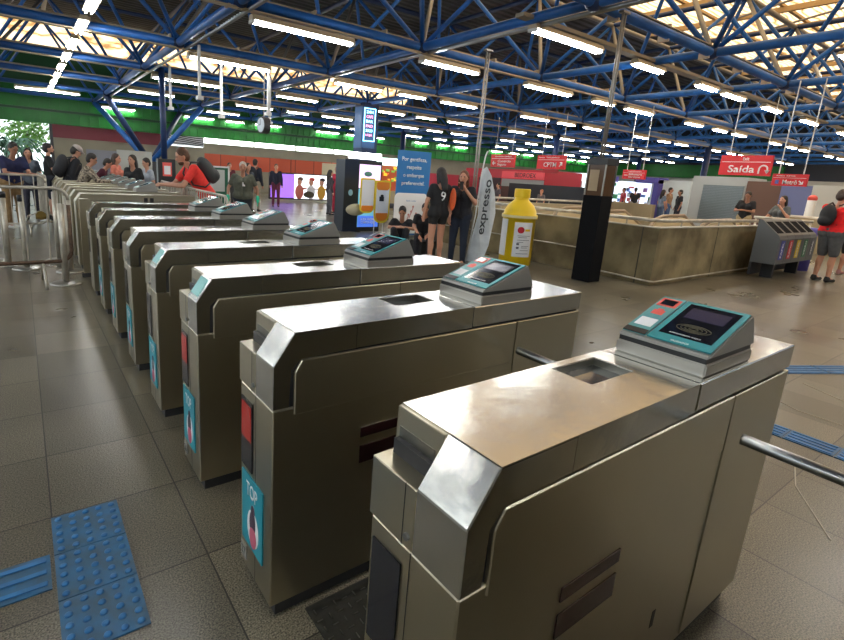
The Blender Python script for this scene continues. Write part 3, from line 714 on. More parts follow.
def pole(x,y,z0,z1,label,base=True):
    t=empty('steel_pole',(x,y,0)); tag(t,label,'pole')
    bm=BM(); cyl(bm,(-.035,0,z0),(-.035,0,z1),.018,n=8); cyl(bm,(.035,0,z0),(.035,0,z1),.018,n=8); build('tube',bm,greytube,t,True)
    bm=BM()
    for k in range(int((z1-z0)/.3)): box(bm,-.035,.035,-.006,.006,z0+.1+k*.3,z0+.13+k*.3)
    build('rung',bm,greytube,t)
    bm=BM(); box(bm,-.09,.09,-.04,.04,z1,z1+.03); build('head_plate',bm,greytube,t)
    if base:
        bm=BM(); box(bm,-.12,.12,-.12,.12,z0,z0+.02); build('foot_plate',bm,greytube,t)
pole(6.9,6.75,0,3.92,'tall twin tube steel pole behind the white feather flag')
pole(7.1,4.22,1.98,4.1,'tall twin tube steel pole rising from the black post',False)

# ------------------------------------------------------------------ yellow bottle
yb=empty('giant_bottle',(7.10,5.70,0)); tag(yb,'giant yellow bottle shaped display with white label','bottle display')
bm=BM(); lathe(bm,[(.28,0),(.30,.03),(.30,.88),(.325,.885),(.325,.95),(.30,.96),(.29,1.02),(.24,1.12),(.14,1.21),(.125,1.24),(.125,1.26)],n=36); build('body',bm,yellow,yb,True)
bm=BM(); lathe(bm,[(.14,1.26),(.145,1.27),(.145,1.41),(.135,1.42)],n=30); build('cap',bm,yellow,yb)
def wrap(bm,r,a0,a1,z0,z1,n=14,t=.003):
    P=[]
    for k in range(n+1):
        a=a0+(a1-a0)*k/n; P.append((math.cos(a),math.sin(a)))
    for (a,b) in zip(P,P[1:]):
        vs=[bm.verts.new((q[0]*rr,q[1]*rr,z)) for z in (z0,z1) for rr in (r,r+t) for q in (a,b)]
        for f in ((0,1,3,2),(4,6,7,5),(0,4,5,1),(2,3,7,6),(0,2,6,4),(1,5,7,3)): bm.faces.new([vs[i] for i in f])
ang=math.atan2(-.49-5.78,-.57-7.15)   # towards the ticket gates
ang-=.10
bm=BM(); wrap(bm,.301,ang-.12,ang+1.05,.18,.82); lb=build('label',bm,whitep,yb)
bm=BM(); wrap(bm,.301,ang-1.5,ang-.60,.18,.86); build('side_label',bm,whitep,yb)
bm=BM(); wrap(bm,.326,ang-1.4,ang+1.3,.895,.94); build('ring_band',bm,mat('pale_yellow_band',(.8,.68,.35),.5),yb)
def disc(u,z,r,rz,m,nm):
    bm=BM(); a=ang+u; ell(bm,(math.cos(a)*.302,math.sin(a)*.302,z),(.006,r,rz),Matrix.Rotation(a,3,'Z')); return build(nm,bm,m,lb)
disc(.28,.68,.062,.062,mat('emblem_red',(.60,.015,.03),.5),'red_emblem')
disc(.31,.68,.03,.03,yellow,'yellow_leaf')
bm=BM(); wrap(bm,.3045,ang+.54,ang+.88,.66,.70,5,.001); build('yellow_lettering',bm,yellow,lb)
bm=BM()
for k,(z,a0,a1) in enumerate(((.57,.10,.92),(.54,.16,.7),(.49,.12,.9),(.45,.12,.5),(.38,.40,.9),(.35,.40,.8),(.30,.35,.9),(.24,.12,.9))): wrap(bm,.3045,ang+a0,ang+a1,z,z+.008,8,.001)
for z in (.33,.40): wrap(bm,.3045,ang+.10,ang+.26,z,z+.04,3,.001)
build('printed_lines',bm,mat('grey_print',(.15,.15,.17),.6),lb)

# ------------------------------------------------------------------ feather flag
ff=empty('feather_flag',(6.35,6.02,0)); tag(ff,'white feather shaped flag with dark lettering leaning by the wall','flag')
rt=V((.80,-.60,0)).normalized()
pts=[(-.18,.03),(.12,.0),(.22,.35),(.30,.95),(.26,1.25),(.15,1.62),(.05,1.78),(-.02,1.72),(-.04,1.4),(-.03,.9),(-.08,.45)]
bm=BM(); nrm=rt.cross(V((0,0,1)))
A=[bm.verts.new(rt*a+V((0,0,b))+nrm*(.05*math.sin(b*3+a*6))) for a,b in pts]; B=[bm.verts.new(v.co+nrm*.012) for v in A]
bm.faces.new(A); bm.faces.new(B[::-1])
for i in range(len(A)): bm.faces.new((A[i],B[i],B[(i+1)%len(A)],A[(i+1)%len(A)]))
bmesh.ops.triangulate(bm,faces=bm.faces[:]); build('cloth',bm,mat('flag_white',(.70,.74,.76),.8,noise=.15,nscale=4),ff)
bm=BM(); pipe(bm,[rt*-.17+V((0,0,0)),rt*-.07+V((0,0,.9)),rt*-.04+V((0,0,1.6)),rt*.0+V((0,0,1.95)),rt*.03+V((0,0,2.05))],.012,8); build('pole',bm,white,ff,True)
text('expresso',mat('ink_dark',(.04,.05,.06),.6),ff,rt*.10+V((0,0,1.05))+nrm*.075,V((0,0,1))+rt*.05,-rt,width=1.0,height=.13,depth=.008)
bm=BM(); box(bm,-.25,.25,-.2,.2,0,.02); build('foot_plate',bm,darkgrey,ff)

# ------------------------------------------------------------------ recycling bins
rb=empty('recycling_station',(11.0,2.78,0)); tag(rb,'grey recycling station of five bins with coloured labels','recycling bins')
prof=[(0,.30),(0,.78),(.03,.85),(.34,1.12),(.40,1.12),(.40,.30)]
lab=[('PAPEL',(.04,.05,.30),'blue'),('PLASTICO',(.55,.02,.03),'red'),('METAL',(.75,.55,.02),'yellow'),('VIDRO',(.02,.16,.06),'green'),('GERAL',(.10,.10,.12),'grey')]
binm=mat('bin_grey',(.12,.125,.125),.5,metal=.2)
for k in range(5):
    x=k*.44
    bm=BM(); prism(bm,prof,'x',x+.004,x+.436); b_=build('bin',bm,binm,rb); b_['label']='bin with %s label'%lab[k][2]
    up=V((0,.31,.27)).normalized()
    bm=BM(); plate(bm,(x+.22,.185,.985)+V((0,-.0,.0)) if False else V((x+.22,.185,.985)),(1,0,0),up,.33,.30,.004); build('opening',bm,mat('matt_slot',(.006,.007,.010),.9,spec=.1),b_)
    bm=BM(); plate(bm,(x+.22,-.001,.57),(1,0,0),(0,0,1),.20,.36,.003); l_=build('label',bm,mat('bin_label_%d'%k,lab[k][1],.5),b_)
    text(lab[k][0],whitep,l_,(x+.22,-.0045,.57),(0,0,1),(-1,0,0),width=.30,height=.07,depth=.001)
for x in (.35,1.75): bm=BM(); box(bm,x,x+.08,.1,.3,0,.3); build('stand_leg',bm,black,rb)
bm=BM(); box(bm,0,2.2,.36,.40,.05,.3) ; build('rear_rail',bm,darkgrey,rb)
# blue drum behind man
bm=BM(); lathe(bm,[(.2,0),(.22,.9),(.2,.95)]); tag(build('purple_barrel',bm,mat('violet_plastic',(.12,.10,.45),.5),None,True,loc=(13.6,3.1,0)),'violet blue barrel half hidden behind the man in red','barrel')

# ------------------------------------------------------------------ hanging signs
def hsign(X,y0,y1,z0,z1,label,lines,slope=0.0,name='hanging_sign'):
    t=empty(name,(X,(y0+y1)/2,0)); tag(t,label,'sign','red hanging wayfinding signs'); w=y0-y1; zc=(z0+z1)/2
    bm=BM(); box(bm,0,.08,-w/2,w/2,z0,z1); build('board',bm,redsign,t)
    hh=z1-z0
    bm=BM(); box(bm,-.004,0,-w/2+.03*w,w/2-.03*w,z0+hh*.66,z0+hh*.685); build('rule_line',bm,whitep,t)
    for (s,yc,zc_,wd,ht) in lines:
        text(s,whitep,t,(-.002,-yc*w,z0+hh*zc_),(0,-1,0),(0,0,1),width=wd*w,height=ht*hh,depth=.004)
    bm=BM()
    for q in (-.35,.35): cyl(bm,(.04,q*w,z1),(.04,q*w,4.15),.012,n=6)
    build('hanger_rod',bm,white,t)
    return t,w,hh
def arrow_hook(t,w,hh,z0,yc):
    bm=BM(); c=V((-.005,-yc*w,z0+hh*.33)); r=.07*w*1.1
    pts=[c+V((0,0,-r*1.3))+V((0,r,0))]+[c+V((0,r*math.cos(a),r*math.sin(a))) for a in [math.pi*k/8 for k in range(9)]]+[c+V((0,-r,-r*.6))]
    pipe(bm,pts,.016*w,6); cyl(bm,c+V((0,-r,-r*.3)),c+V((0,-r,-r*1.3)),.05*w,.002,n=6); build('arrow',bm,whitep,t)
t,w,h=hsign(16,6.0,4.76,2.11,2.65,'red hanging sign reading Saida, the largest one at right',(('Exit',.0-.0,.83,.12,.16),('Saída',-.06,.32,.52,.36)))
arrow_hook(t,w,h,2.11,.36)
t,w,h=hsign(14,4.06,3.40,1.83,2.10,'red hanging sign reading Metro, beside the exit sign',(('Acesso  Subway',-.12,.83,.55,.13),('Metrô',.03,.32,.42,.38)))
bm=BM(); box(bm,-.006,-.001,.19,.26,1.87,1.96); build('metro_symbol',bm,mat('symbol_blue',(.1,.12,.4),.5),t)
bm=BM(); pipe(bm,[(-.005,-.19,1.95),(-.005,-.26,1.88)],.012,6); pipe(bm,[(-.005,-.20,1.88),(-.005,-.26,1.88),(-.005,-.26,1.94)],.012,6); build('arrow',bm,whitep,t)
t,w,h=hsign(16,12.37,11.12,2.12,2.63,'red hanging sign reading CPTM above the yellow bottle',(('Acesso   Train platforms',-.08,.83,.75,.12),('CPTM',-.02,.32,.45,.34)))
bm=BM(); pipe(bm,[(-.005,-.40,2.22),(-.005,-.50,2.36)],.02,6); pipe(bm,[(-.005,-.42,2.36),(-.005,-.50,2.36),(-.005,-.50,2.26)],.02,6); build('arrow',bm,whitep,t)
bm=BM(); box(bm,0,.08,-.35,.32,1.98,2.11); build('sub_board',bm,mat('dark_red_sign',(.35,.015,.02),.5),t)
t,w,h=hsign(16,14.76,13.5,2.14,2.66,'red hanging sign with a left arrow above the red store',(('Comércio e serviços',.02,.83,.7,.12),('Comércio\nSeguro',.08,.32,.55,.5)))
bm=BM(); pipe(bm,[(-.005,.36,2.3),(-.005,.52,2.3)],.02,6); pipe(bm,[(-.005,.45,2.37),(-.005,.52,2.3),(-.005,.45,2.23)],.02,6); build('arrow',bm,whitep,t)
t,w,h=hsign(16,8.85,8.1,1.88,2.18,'small red hanging sign with arrow right of the black post',(('Atendimento',.02,.83,.6,.12),('Bilheteria\nServiços',.08,.35,.6,.5)))
bm=BM(); pipe(bm,[(-.005,.2,2.0),(-.005,.31,2.0)],.012,6); build('arrow',bm,whitep,t)

# ------------------------------------------------------------------ shops in the distance
def boxthing(name,x0,x1,y0,y1,z0,z1,m,label,cat,bevel=0):
    bm=BM(); box(bm,x0,x1,y0,y1,z0,z1); o=build(name,bm,m); tag(o,label,cat); return o
st=empty('red_store',(20,15,0)); tag(st,'red fronted shop with a red and grey sign board','shop')
bm=BM(); box(bm,0,3,-.1,5.2,0,2.2); build('shell',bm,mat('store_red',(.45,.015,.03),.5),st)
bm=BM(); box(bm,-.05,0,2.6,5.0,0,1.75); build('dark_opening',bm,mat('store_dark',(.04,.015,.02),.5),st)
bm=BM(); box(bm,-.10,-.03,-.1,2.5,1.75,2.1); sb=build('sign_board',bm,mat('sign_redgrey',(.60,.06,.07),.5,emit=.2,ecol=(.6,.06,.07)),st)
text('BEDROEX',black,sb,(-.105,1.0,1.93),(0,-1,0),(0,0,1),width=1.3,height=.22)
bm=BM(); box(bm,-.06,-.03,-.1,2.5,1.35,1.72); build('grey_shutter',bm,mat('shop_grey',(.35,.36,.34),.5),st)
bm=BM(); box(bm,-.04,-.02,-.1,2.5,.0,1.35); build('lower_front',bm,mat('shop_low',(.10,.05,.04),.5),st)
boxthing('black_counter',18.8,19.3,12.0,16.0,0,1.52,mat('counter_black',(.012,.013,.018),.5),'long black counter front behind the yellow bottle','counter')
br=empty('lit_shop',(24,15,0)); tag(br,'bright white lit shop interior behind the red CPTM sign','shop')
bm=BM(); box(bm,0,.2,-.2,3.2,0,2.25); build('back_panel',bm,mat('shop_glow',(.8,.9,.95),.5,emit=1.1,ecol=(.75,.88,.95),noise=.0),br)
for k in range(7):
    bm=BM(); y=.0+k*.45; box(bm,-.1,-.02,y,y+.12,.6+.1*(k%3),2.0-.15*(k%2)); build('display_item',bm,[mat('item_a',(.15,.2,.3),.6),mat('item_b',(.5,.5,.5),.6),mat('item_c',(.3,.12,.08),.6)][k%3],br)
# colourful convenience shop
cs=empty('magazine_shop',(27,12,0)); tag(cs,'crowded lit shop front with colourful goods right of the black post','shop')
bm=BM(); box(bm,1.0,1.2,1.2,5.6,0,2.0); build('back_wall',bm,mat('shop_pale',(.75,.8,.9),.5,emit=.9,ecol=(.7,.78,.95)),cs)
bm=BM(); box(bm,0,1.2,1.0,1.25,0,2.15); box(bm,-.1,1.0,1.0,2.2,1.95,2.25); build('purple_frame',bm,mat('shop_purple',(.06,.04,.25),.5),cs)
bm=BM(); box(bm,0,.2,4.3,4.45,0,2.15); box(bm,-.1,1.0,3.8,5.5,1.95,2.25); build('purple_frame',bm,MATS['shop_purple'],cs)
rc=[(.5,.05,.06),(.1,.2,.5),(.6,.4,.05),(.5,.5,.5),(.05,.3,.1),(.3,.1,.3)]
for k in range(44):
    bm=BM(); y=1.35+random.random()*4.0; z=.3+random.random()*1.5; box(bm,.85,.98,y,y+.1+random.random()*.15,z,z+.08+random.random()*.2)
    build('packet',bm,mat('packet_%d'%(k%6),rc[k%6],.5),cs)
boxthing('beige_planter_wall',22.5,22.8,10.9,15.0,0,.95,beige,'beige low wall before the crowded lit shop','low wall')
bm=BM(); box(bm,22.45,22.5,13.2,14.2,.62,.85); tag(build('yellow_notice',bm,yellow),'yellow notice strip on the beige low wall','notice')
# white partition, shutter booth, brown and blue panels
boxthing('white_partition',27.5,27.7,11.6,13.6,0,2.15,mat('partition_white',(.70,.74,.70),.6),'pale white partition behind the group of three people','partition')
bo=empty('shutter_booth',(25,8.3,0)); tag(bo,'pale booth with a grey roller shutter','booth')
bm=BM(); box(bm,0,2,0,2.2,0,2.35); build('shell',bm,mat('booth_grey',(.50,.53,.52),.6),bo)
bm=BM()
for k in range(24): box(bm,-.05-.012*(k%2),-.01,.1,1.70,.3+k*.07,.3+k*.07+.065)
build('roller_shutter',bm,mat('shutter_grey',(.22,.26,.27),.4,metal=.5),bo)
boxthing('brown_panel',24.9,25.2,7.05,8.3,0,2.2,mat('panel_brown',(.16,.085,.06),.6),'brown wall panel right of the roller shutter','wall panel')
boxthing('blue_panel',24.8,25.1,6.05,7.05,0,2.1,mat('panel_blue',(.16,.19,.38),.6),'violet blue wall panel under the Metro sign','wall panel')
boxthing('pale_panel',24.8,25.1,-2,6.05,0,2.15,mat('panel_pale',(.60,.60,.55),.6),'long pale wall panel at the right edge of the hall','wall panel')
boxthing('bench_wall',18.6,18.9,2.6,5.25,0,1.02,beige,'beige low wall with top rail behind the woman in grey','low wall')
bm=BM(); cyl(bm,(18.7,2.6,1.02),(18.7,5.3,1.02),.06,n=8); tag(build('top_rail',bm,galv,None,True),'cream rail over the low wall behind the woman in grey','rail')
bm=BM(); cyl(bm,(14.8,3.3,1.04),(14.8,4.5,1.04),.035,n=8); cyl(bm,(14.8,3.35,0),(14.8,3.35,1.03),.025,n=8); cyl(bm,(14.8,4.45,0),(14.8,4.45,1.03),.025,n=8); tag(build('guard_rail',bm,galv,None,True),'cream guard rail the grey topped woman rests her arm on','rail')
fx=empty('fire_hydrant_post',(20,4.75,0)); tag(fx,'white post with red round top near the right wall','hydrant post')
bm=BM(); cyl(bm,(0,0,0),(0,0,1.55),.12,n=12); build('post',bm,white,fx,True)
bm=BM(); ell(bm,(0,0,1.60),(.13,.13,.12)); build('red_top',bm,redplastic,fx,True)
# long backlit ad, left-middle
ad=empty('backlit_billboard',(10.0,21.6,0)); ad.rotation_euler=(0,0,-.10); tag(ad,'long backlit advertisement of cartoonless people on white','billboard')
ad['label']='long low backlit advertisement with people on a white ground'
bm=BM(); box(bm,-1.1,2.15,0,.15,.12,1.36); build('frame',bm,black,ad)
bm=BM(); box(bm,-1.05,.25,-.02,0,.2,1.30); build('violet_side',bm,mat('violet_lit',(.25,.12,.6),.4,emit=.8,ecol=(.28,.12,.65)),ad)
bm=BM(); box(bm,.1,2.1,-.025,0,.18,1.31); build('lit_panel',bm,mat('ad_lit',(.85,.85,.9),.4,emit=1.1,ecol=(.82,.84,.92)),ad)
for (x,c,hc) in ((.36,(.60,.16,.12),(.10,.04,.02)),(.95,(.7,.7,.7),(.5,.06,.05)),(1.5,(.75,.40,.05),(.03,.02,.02))):
    bm=BM(); ell(bm,(x,-.03,.50),(.22,.012,.34)); ell(bm,(x+.2,-.032,.66),(.2,.01,.045)); build('printed_body',bm,mat('ad_c%d'%int(x*100),c,.5),ad)
    bm=BM(); ell(bm,(x,-.035,.96),(.12,.012,.15)); build('printed_face',bm,skinm,ad)
    bm=BM(); ell(bm,(x+.04,-.034,1.10),(.15,.010,.10)); build('printed_hair',bm,mat('ad_h%d'%int(x*100),hc,.5),ad)
bm=BM(); ell(bm,(.85,-.04,.38),(.28,.01,.16)); build('printed_table',bm,mat('ad_dark',(.06,.05,.03),.5),ad)
bm=BM()
for k in range(6): box(bm,1.78,2.02,-.03,-.024,.95-k*.06,.975-k*.06)
build('printed_caption',bm,MATS['grey_print'],ad)
bm=BM(); box(bm,1.85,1.98,-.03,-.024,1.14,1.2); build('printed_logo',bm,redplastic,ad)
# orange snack shop behind banner
sn=empty('snack_kiosk',(12.5,18.0,0)); tag(sn,'warm lit orange and yellow kiosk left of the blue banner','kiosk')
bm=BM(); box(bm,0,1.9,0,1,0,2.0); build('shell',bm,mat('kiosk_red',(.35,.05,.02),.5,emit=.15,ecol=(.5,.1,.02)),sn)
for k in range(40):
    bm=BM(); x=.1+random.random()*1.6; z=.7+random.random()*1.2; box(bm,x,x+.06+random.random()*.1,-.06,-.01,z,z+.05+random.random()*.08)
    build('menu_tile',bm,mat('menu_%d'%(k%3),[(.8,.45,.05),(.7,.12,.03),(.15,.3,.05)][k%3],.5,emit=.5,ecol=[(.8,.45,.05),(.7,.12,.03),(.15,.3,.05)][k%3]),sn)
bm=BM(); box(bm,-.2,2.0,-.5,-.1,0,.85); build('counter',bm,beige,sn)
bm=BM(); box(bm,-.2,2.2,-.5,.0,1.95,2.25); build('light_sign',bm,mat('pale_green_lit',(.6,.9,.8),.4,emit=1.5,ecol=(.6,.95,.8)),sn)
boxthing('red_kiosk',15.2,19,18.2,19.2,0,1.75,mat('kiosk_crimson',(.38,.02,.04),.5),'crimson kiosk wall behind the two women','kiosk')
boxthing('beige_block',7.9,9.3,13.1,13.5,0,.95,mat('olive_wall',(.30,.27,.17),.8),'olive beige low wall beneath the kiosk counter','low wall')
# green notice board and grey cabinets by cleaner
nb=empty('notice_board',(3.55,12.6,0)); tag(nb,'green board with a white notice between the man in red and the cleaner','notice board')
bm=BM(); box(bm,-.35,.33,0,.04,.2,1.45); build('board',bm,mat('board_green',(.01,.10,.05),.6),nb)
bm=BM(); box(bm,-.22,.22,-.01,0,.85,1.4); build('paper',bm,mat('paper_grey',(.45,.47,.45),.6),nb)
bm=BM()
for x in (-.35,.33): box(bm,x-.02,x+.02,-.01,.05,0,1.5)
box(bm,-.37,.35,-.01,.05,1.45,1.49); build('frame',bm,white,nb)
wb=empty('white_board',(3.1,20.5,0)); tag(wb,'white board standing before the back wall beyond the gates','notice board')
bm=BM(); box(bm,-.7,.5,0,.05,.6,1.85); build('panel',bm,mat('board_white',(.45,.45,.40),.6),wb)
bm=BM(); box(bm,-.65,-.6,0,.05,0,.6); box(bm,.4,.45,0,.05,0,.6); build('leg',bm,steel_dark,wb)
pb=empty('poster_column',(3.05,15.8,0)); tag(pb,'black column wrap with a red and white safety poster','poster stand')
bm=BM(); box(bm,-.25,.25,-.1,.1,0,1.6); build('case',bm,black,pb)
bm=BM(); box(bm,-.12,.14,-.11,-.10,1.1,1.5); build('poster',bm,redplastic,pb)
bm=BM(); box(bm,-.08,.10,-.118,-.11,1.15,1.40); build('poster_paper',bm,whitep,pb)
for k,(x,w_,z0,z1) in enumerate(((2.2,1.5,.7,1.9),(4.6,1.0,.9,1.9))):
    bm=BM(); box(bm,x,x+w_,YB-.06,YB-.02,z0,z1); tag(build('wall_notice',bm,mat('notice_%d'%k,[(.22,.22,.25),(.35,.33,.28)][k],.6)),['dark notice frame on the grey back wall at left','pale notice frame on the grey back wall'][k],'notice')

# ------------------------------------------------------------------ crowd barriers and stanchions
PI_=math.pi
def barrier(p,q,zt,zb,nb,label,m=galv,foot=True,rad=.019,mid=False):
    p=V((*p,0)); q=V((*q,0)); d=(q-p); Ln=d.length; a=math.atan2(d.y,d.x)
    t=empty('crowd_barrier',p,a); tag(t,label,'crowd barrier','steel crowd barriers around the gates')
    r=.13; pts=[]
    for (cx,cz,a0) in ((Ln-r,zt-r,0),(r,zt-r,90),(r,zb+r,180),(Ln-r,zb+r,270)):
        for k in range(6): aa=math.radians(a0+90*k/5); pts.append((cx+r*math.cos(aa),0,cz+r*math.sin(aa)))
    pts.append(pts[0]); bm=BM(); pipe(bm,pts,rad,8); build('frame',bm,m,t,True)
    for k in range(nb):
        bm=BM(); x=(k+1)*Ln/(nb+1); cyl(bm,(x,0,zb),(x,0,zt),.008,n=6); build('bar',bm,m,t)
    if foot:
        for x in (.3,Ln-.3):
            bm=BM(); pipe(bm,[(x,-.30,0.01),(x,-.26,.12),(x,-.10,zb*.9),(x,.10,zb*.9),(x,.26,.12),(x,.30,.01)],rad*.9,8); build('foot',bm,m,t,True)
    return t
b1=barrier((-2.75,6.35),(-.14,6.45),1.14,.28,11,'nearest crowd barrier at the left edge with a brown lower tube')
barrier((-2.6,11.0),(-.20,11.0),1.12,.22,12,'second crowd barrier at left with the man in navy leaning on it')
barrier((1.60,5.95),(1.68,8.3),1.12,.2,17,'crowd barrier running away beside the man in bright red')
barrier((1.70,8.5),(1.85,10.9),1.12,.2,17,'farther crowd barrier beyond the end of the slotted gate')
barrier((-.18,11.4),(-.25,13.8),1.10,.2,14,'crowd barrier running away between the queue and the gates')
bm=BM(); lx=2.612
pts=[(.13,0,.28)]+[(lx-.13,0,.28)]+[(lx-.13+.13*math.sin(a_),0,.41-.13*math.cos(a_)) for a_ in [PI_*k/10 for k in range(1,6)]]+[(lx,0,.95)]
pipe(bm,pts,.022,8); build('lower_tube',bm,mat('brown_tube',(.10,.055,.03),.7,noise=.4,nscale=20),b1,True)  # slightly thicker mottled brown tube laid over the lower frame
bm=BM(); cyl(bm,(2.28,-.03,.82),(2.38,-.03,.82),.035,n=10); cyl(bm,(2.33,-.06,.83),(2.33,.02,.83),.05,n=10); o=build('padlock',bm,mat('brass_dark',(.18,.12,.03),.4,metal=.8),b1); 
def stanchion(x,y,h,label,r=.035,belt=True):
    t=empty('belt_stanchion',(x,y,0)); tag(t,label,'stanchion','steel belt stanchions behind the barrier')
    bm=BM(); lathe(bm,[(.17,0),(.17,.012),(.15,.022),(.05,.035)],n=28); build('base',bm,mat('disc_steel',(.45,.44,.40),.3,metal=.9),t,True)
    bm=BM(); lathe(bm,[(r,.035),(r,h)],n=16); build('tube',bm,galv,t,True)
    if belt:
        bm=BM(); lathe(bm,[(r*1.15,h),(r*1.15,h+.07),(r*.9,h+.08)],n=16); build('belt_head',bm,black,t,True)
stanchion(-.60,7.55,.90,'steel stanchion behind the nearest barrier, right of the pair')
stanchion(-.80,7.86,.92,'steel stanchion behind the nearest barrier, left of the pair')
stanchion(-.98,8.25,.90,'steel stanchion at the left edge behind the pair')
stanchion(-.22,6.45,.96,'stout steel stanchion with wide disc base beside the barrier end',.036,False)
stanchion(-.12,7.20,1.0,'stout steel stanchion nearer the gates behind the wide disc one',.036,False)
stanchion(-.20,8.1,1.0,'stout steel stanchion farthest back next to the gate row',.036,False)

# ------------------------------------------------------------------ right tactile strips
a1=V((5.66-5.15,.55-.81,0)).normalized(); 
for k in range(4):
    b_=V((4.87,.79,0))+a1*(.50*k); strip('tactile_guide',b_,a1,V((-a1.y,a1.x,0)),.49,.20,4,'blue ribbed guide tile in the upper strip at right' if k else 'blue ribbed guide tile where the upper strip meets the nearest gate')
a2=V((3.5-3.5,.09-.45,0)).normalized()
for k in range(4):
    b_=V((3.36,.62-.26*k,0)); strip('tactile_guide',b_,(0,-1,0),(1,0,0),.255,.20,4,'blue ribbed guide tile in the lower strip at right' if k else 'blue ribbed guide tile of the lower strip nearest the steel gate')
bm=BM()
for pts in ([(3.10,.22),(2.75,.12),(2.35,-.12)],[(4.75,.62),(4.6,.35),(4.55,.2)],[(4.1,.62),(4.0,.45),(4.0,.2)]):
    pipe(bm,[(a,b,.0005) for a,b in pts],.004,4)
tag(build('floor_scratch',bm,mat('pale_scratch',(.42,.38,.30),.7)),'thin pale wavy scratches on the floor at right','floor mark')

# ------------------------------------------------------------------ people
def remesh(bm,vox):
    me=bpy.data.meshes.new('tmp'); bm.to_mesh(me); bm.free(); ob=bpy.data.objects.new('tmp',me); C.objects.link(ob)
    md=ob.modifiers.new('r','REMESH'); md.mode='VOXEL'; md.voxel_size=vox; md.use_smooth_shade=True
    s=ob.modifiers.new('s','SMOOTH'); s.factor=.5; s.iterations=3
    out=to_mesh(ob); bpy.data.objects.remove(ob); bpy.data.meshes.remove(me)
    for p in out.polygons: p.use_smooth=True
    return out
def cap(bm,p,q,r1,r2,n=12):
    cyl(bm,p,q,r1,r2,n=n); ell(bm,p,(r1,)*3,u=n,v=8); ell(bm,q,(r2,)*3,u=n,v=8)
def person(loc,yaw,label,shortlen=.9,sitz=.50,top=(.1,.1,.1),bottom=(.05,.05,.08),hair=(.02,.015,.01),skin=skinm,h=1.7,lean=0,arms=None,legs=None,sit=False,
           sleeve='short',shorts=False,longhair=False,near=False,female=False,beard=False,shoes=(.03,.03,.03),extras=None,turn=0,headpitch=0,build_=1.0,capcol=None,twist=0):
    s=h/1.70; t=empty('person',loc,yaw); tag(t,label,'person')
    vox=.011 if near else .018
    pz=sitz if sit else .93
    Rl=Matrix.Rotation(lean,3,'Y')
    pel=V((0,0,pz))
    def up(v): return pel+Rl@(V(v)-V((0,0,.93)))    # v in standing coords
    shw=(.155 if female else .175)*build_
    J={}
    J['waist']=up((0,0,1.06)); J['chest']=up((0,0,1.26)); J['neck']=up((-.01,0,1.44)); 
    hc=up((.02,0,1.585)); 
    Rh=Matrix.Rotation(turn,3,'Z')@Matrix.Rotation(lean*.5+headpitch,3,'Y')
    hips=[V((0,sg*.09,pz-.02)) for sg in (1,-1)]
    sh=[up((0,sg*shw,1.385)) for sg in (1,-1)]
    if arms is None: arms=[((-.02,.23,1.12),(.06,.24,.88)),((-.02,-.23,1.12),(.06,-.24,.88))]
    if legs is None:
        if sit: legs=[((.42,.13,.50),(.42,.13,.09)),((.42,-.13,.50),(.42,-.13,.09))]
        else: legs=[((.02,.10,.50),(-.01,.11,.08)),((.03,-.10,.50),(.02,-.11,.08))]
    el=[V(a[0]) for a in arms]; wr=[V(a[1]) for a in arms]; kn=[V(l[0]) for l in legs]; an=[V(l[1]) for l in legs]
    b=build_; fem=female
    def torso(bm,g,lo=True):
        for sg in (1,-1):
            cap(bm,pel+Rl@V((0,sg*.07*b,.02)),J['waist']+Rl@V((0,sg*.055*b,0)),(.105*b if not fem else .112*b)+g,.095*b+g)
            cap(bm,J['waist']+Rl@V((0,sg*.055*b,0)),J['chest']+Rl@V((.01,sg*.075*b,0)),.095*b+g,.105*b+g)
            cap(bm,J['chest']+Rl@V((.0,sg*.075*b,.0)),sh[0 if sg==1 else 1]+Rl@V((0,-sg*.03,-.01)),.095*b+g,.062+g)
            if fem: ell(bm,J['chest']+Rl@V((.09,sg*.065,.0)),(.065+g,)*3,u=12,v=8)
    def arm(bm,g,k,frac=1,hand=True):
        e=el[k]; w=wr[k]; S0=sh[k]
        if frac<1: 
            cap(bm,S0,S0+(e-S0)*frac,.050+g,.044+g); return
        cap(bm,S0,e,.050*b+g,.038+g); 
        if hand or g>0: cap(bm,e,w,.038+g,.026+g)
    def leg(bm,g,k,frac=1):
        if frac<1:
            cap(bm,hips[k],hips[k]+(kn[k]-hips[k])*min(1,frac*1.0),.088*b+g,.066+g); return
        cap(bm,hips[k],kn[k],.085*b+g,.056+g); cap(bm,kn[k],an[k],.055+g,.036+g)
        m_=kn[k]+(an[k]-kn[k])*.3; ell(bm,m_+V((-.012,0,0)),(.058+g,.054+g,.11),u=12,v=8)
    # body
    bm=BM(); torso(bm,0)
    for k in (0,1):
        arm(bm,0,k); leg(bm,0,k)
        # hand
        d=(wr[k]-el[k]).normalized(); sd=d.cross(V((0,0,1))); sd = sd.normalized() if sd.length>.1 else V((1,0,0)); nn=d.cross(sd)
        sg=1 if k==0 else -1
        w=wr[k]; palm=w+d*.07
        cap(bm,w,palm,.026,.030,8); cap(bm,w+sd*.012,palm+sd*.018,.020,.020,8); cap(bm,w-sd*.012,palm-sd*.018,.020,.020,8)
        for f in range(4):
            o_=sd*((f-1.5)*.019); ln_=(.062,.075,.070,.055)[f]
            m1=palm+o_+d*ln_*.55+nn*.008; m2=m1+d*ln_*.4+nn*.022
            cap(bm,palm+o_,m1,.0095,.009,6); cap(bm,m1,m2,.009,.008,6)
        th=w+d*.03+sd*.03*sg; cap(bm,w+d*.02,th+d*.02+sd*.015*sg,.012,.011,6); cap(bm,th+d*.02+sd*.015*sg,th+d*.055+sd*.018*sg,.011,.009,6)
        cap(bm,an[k],an[k]+V((.12,0,-.04)),.035,.028,8)
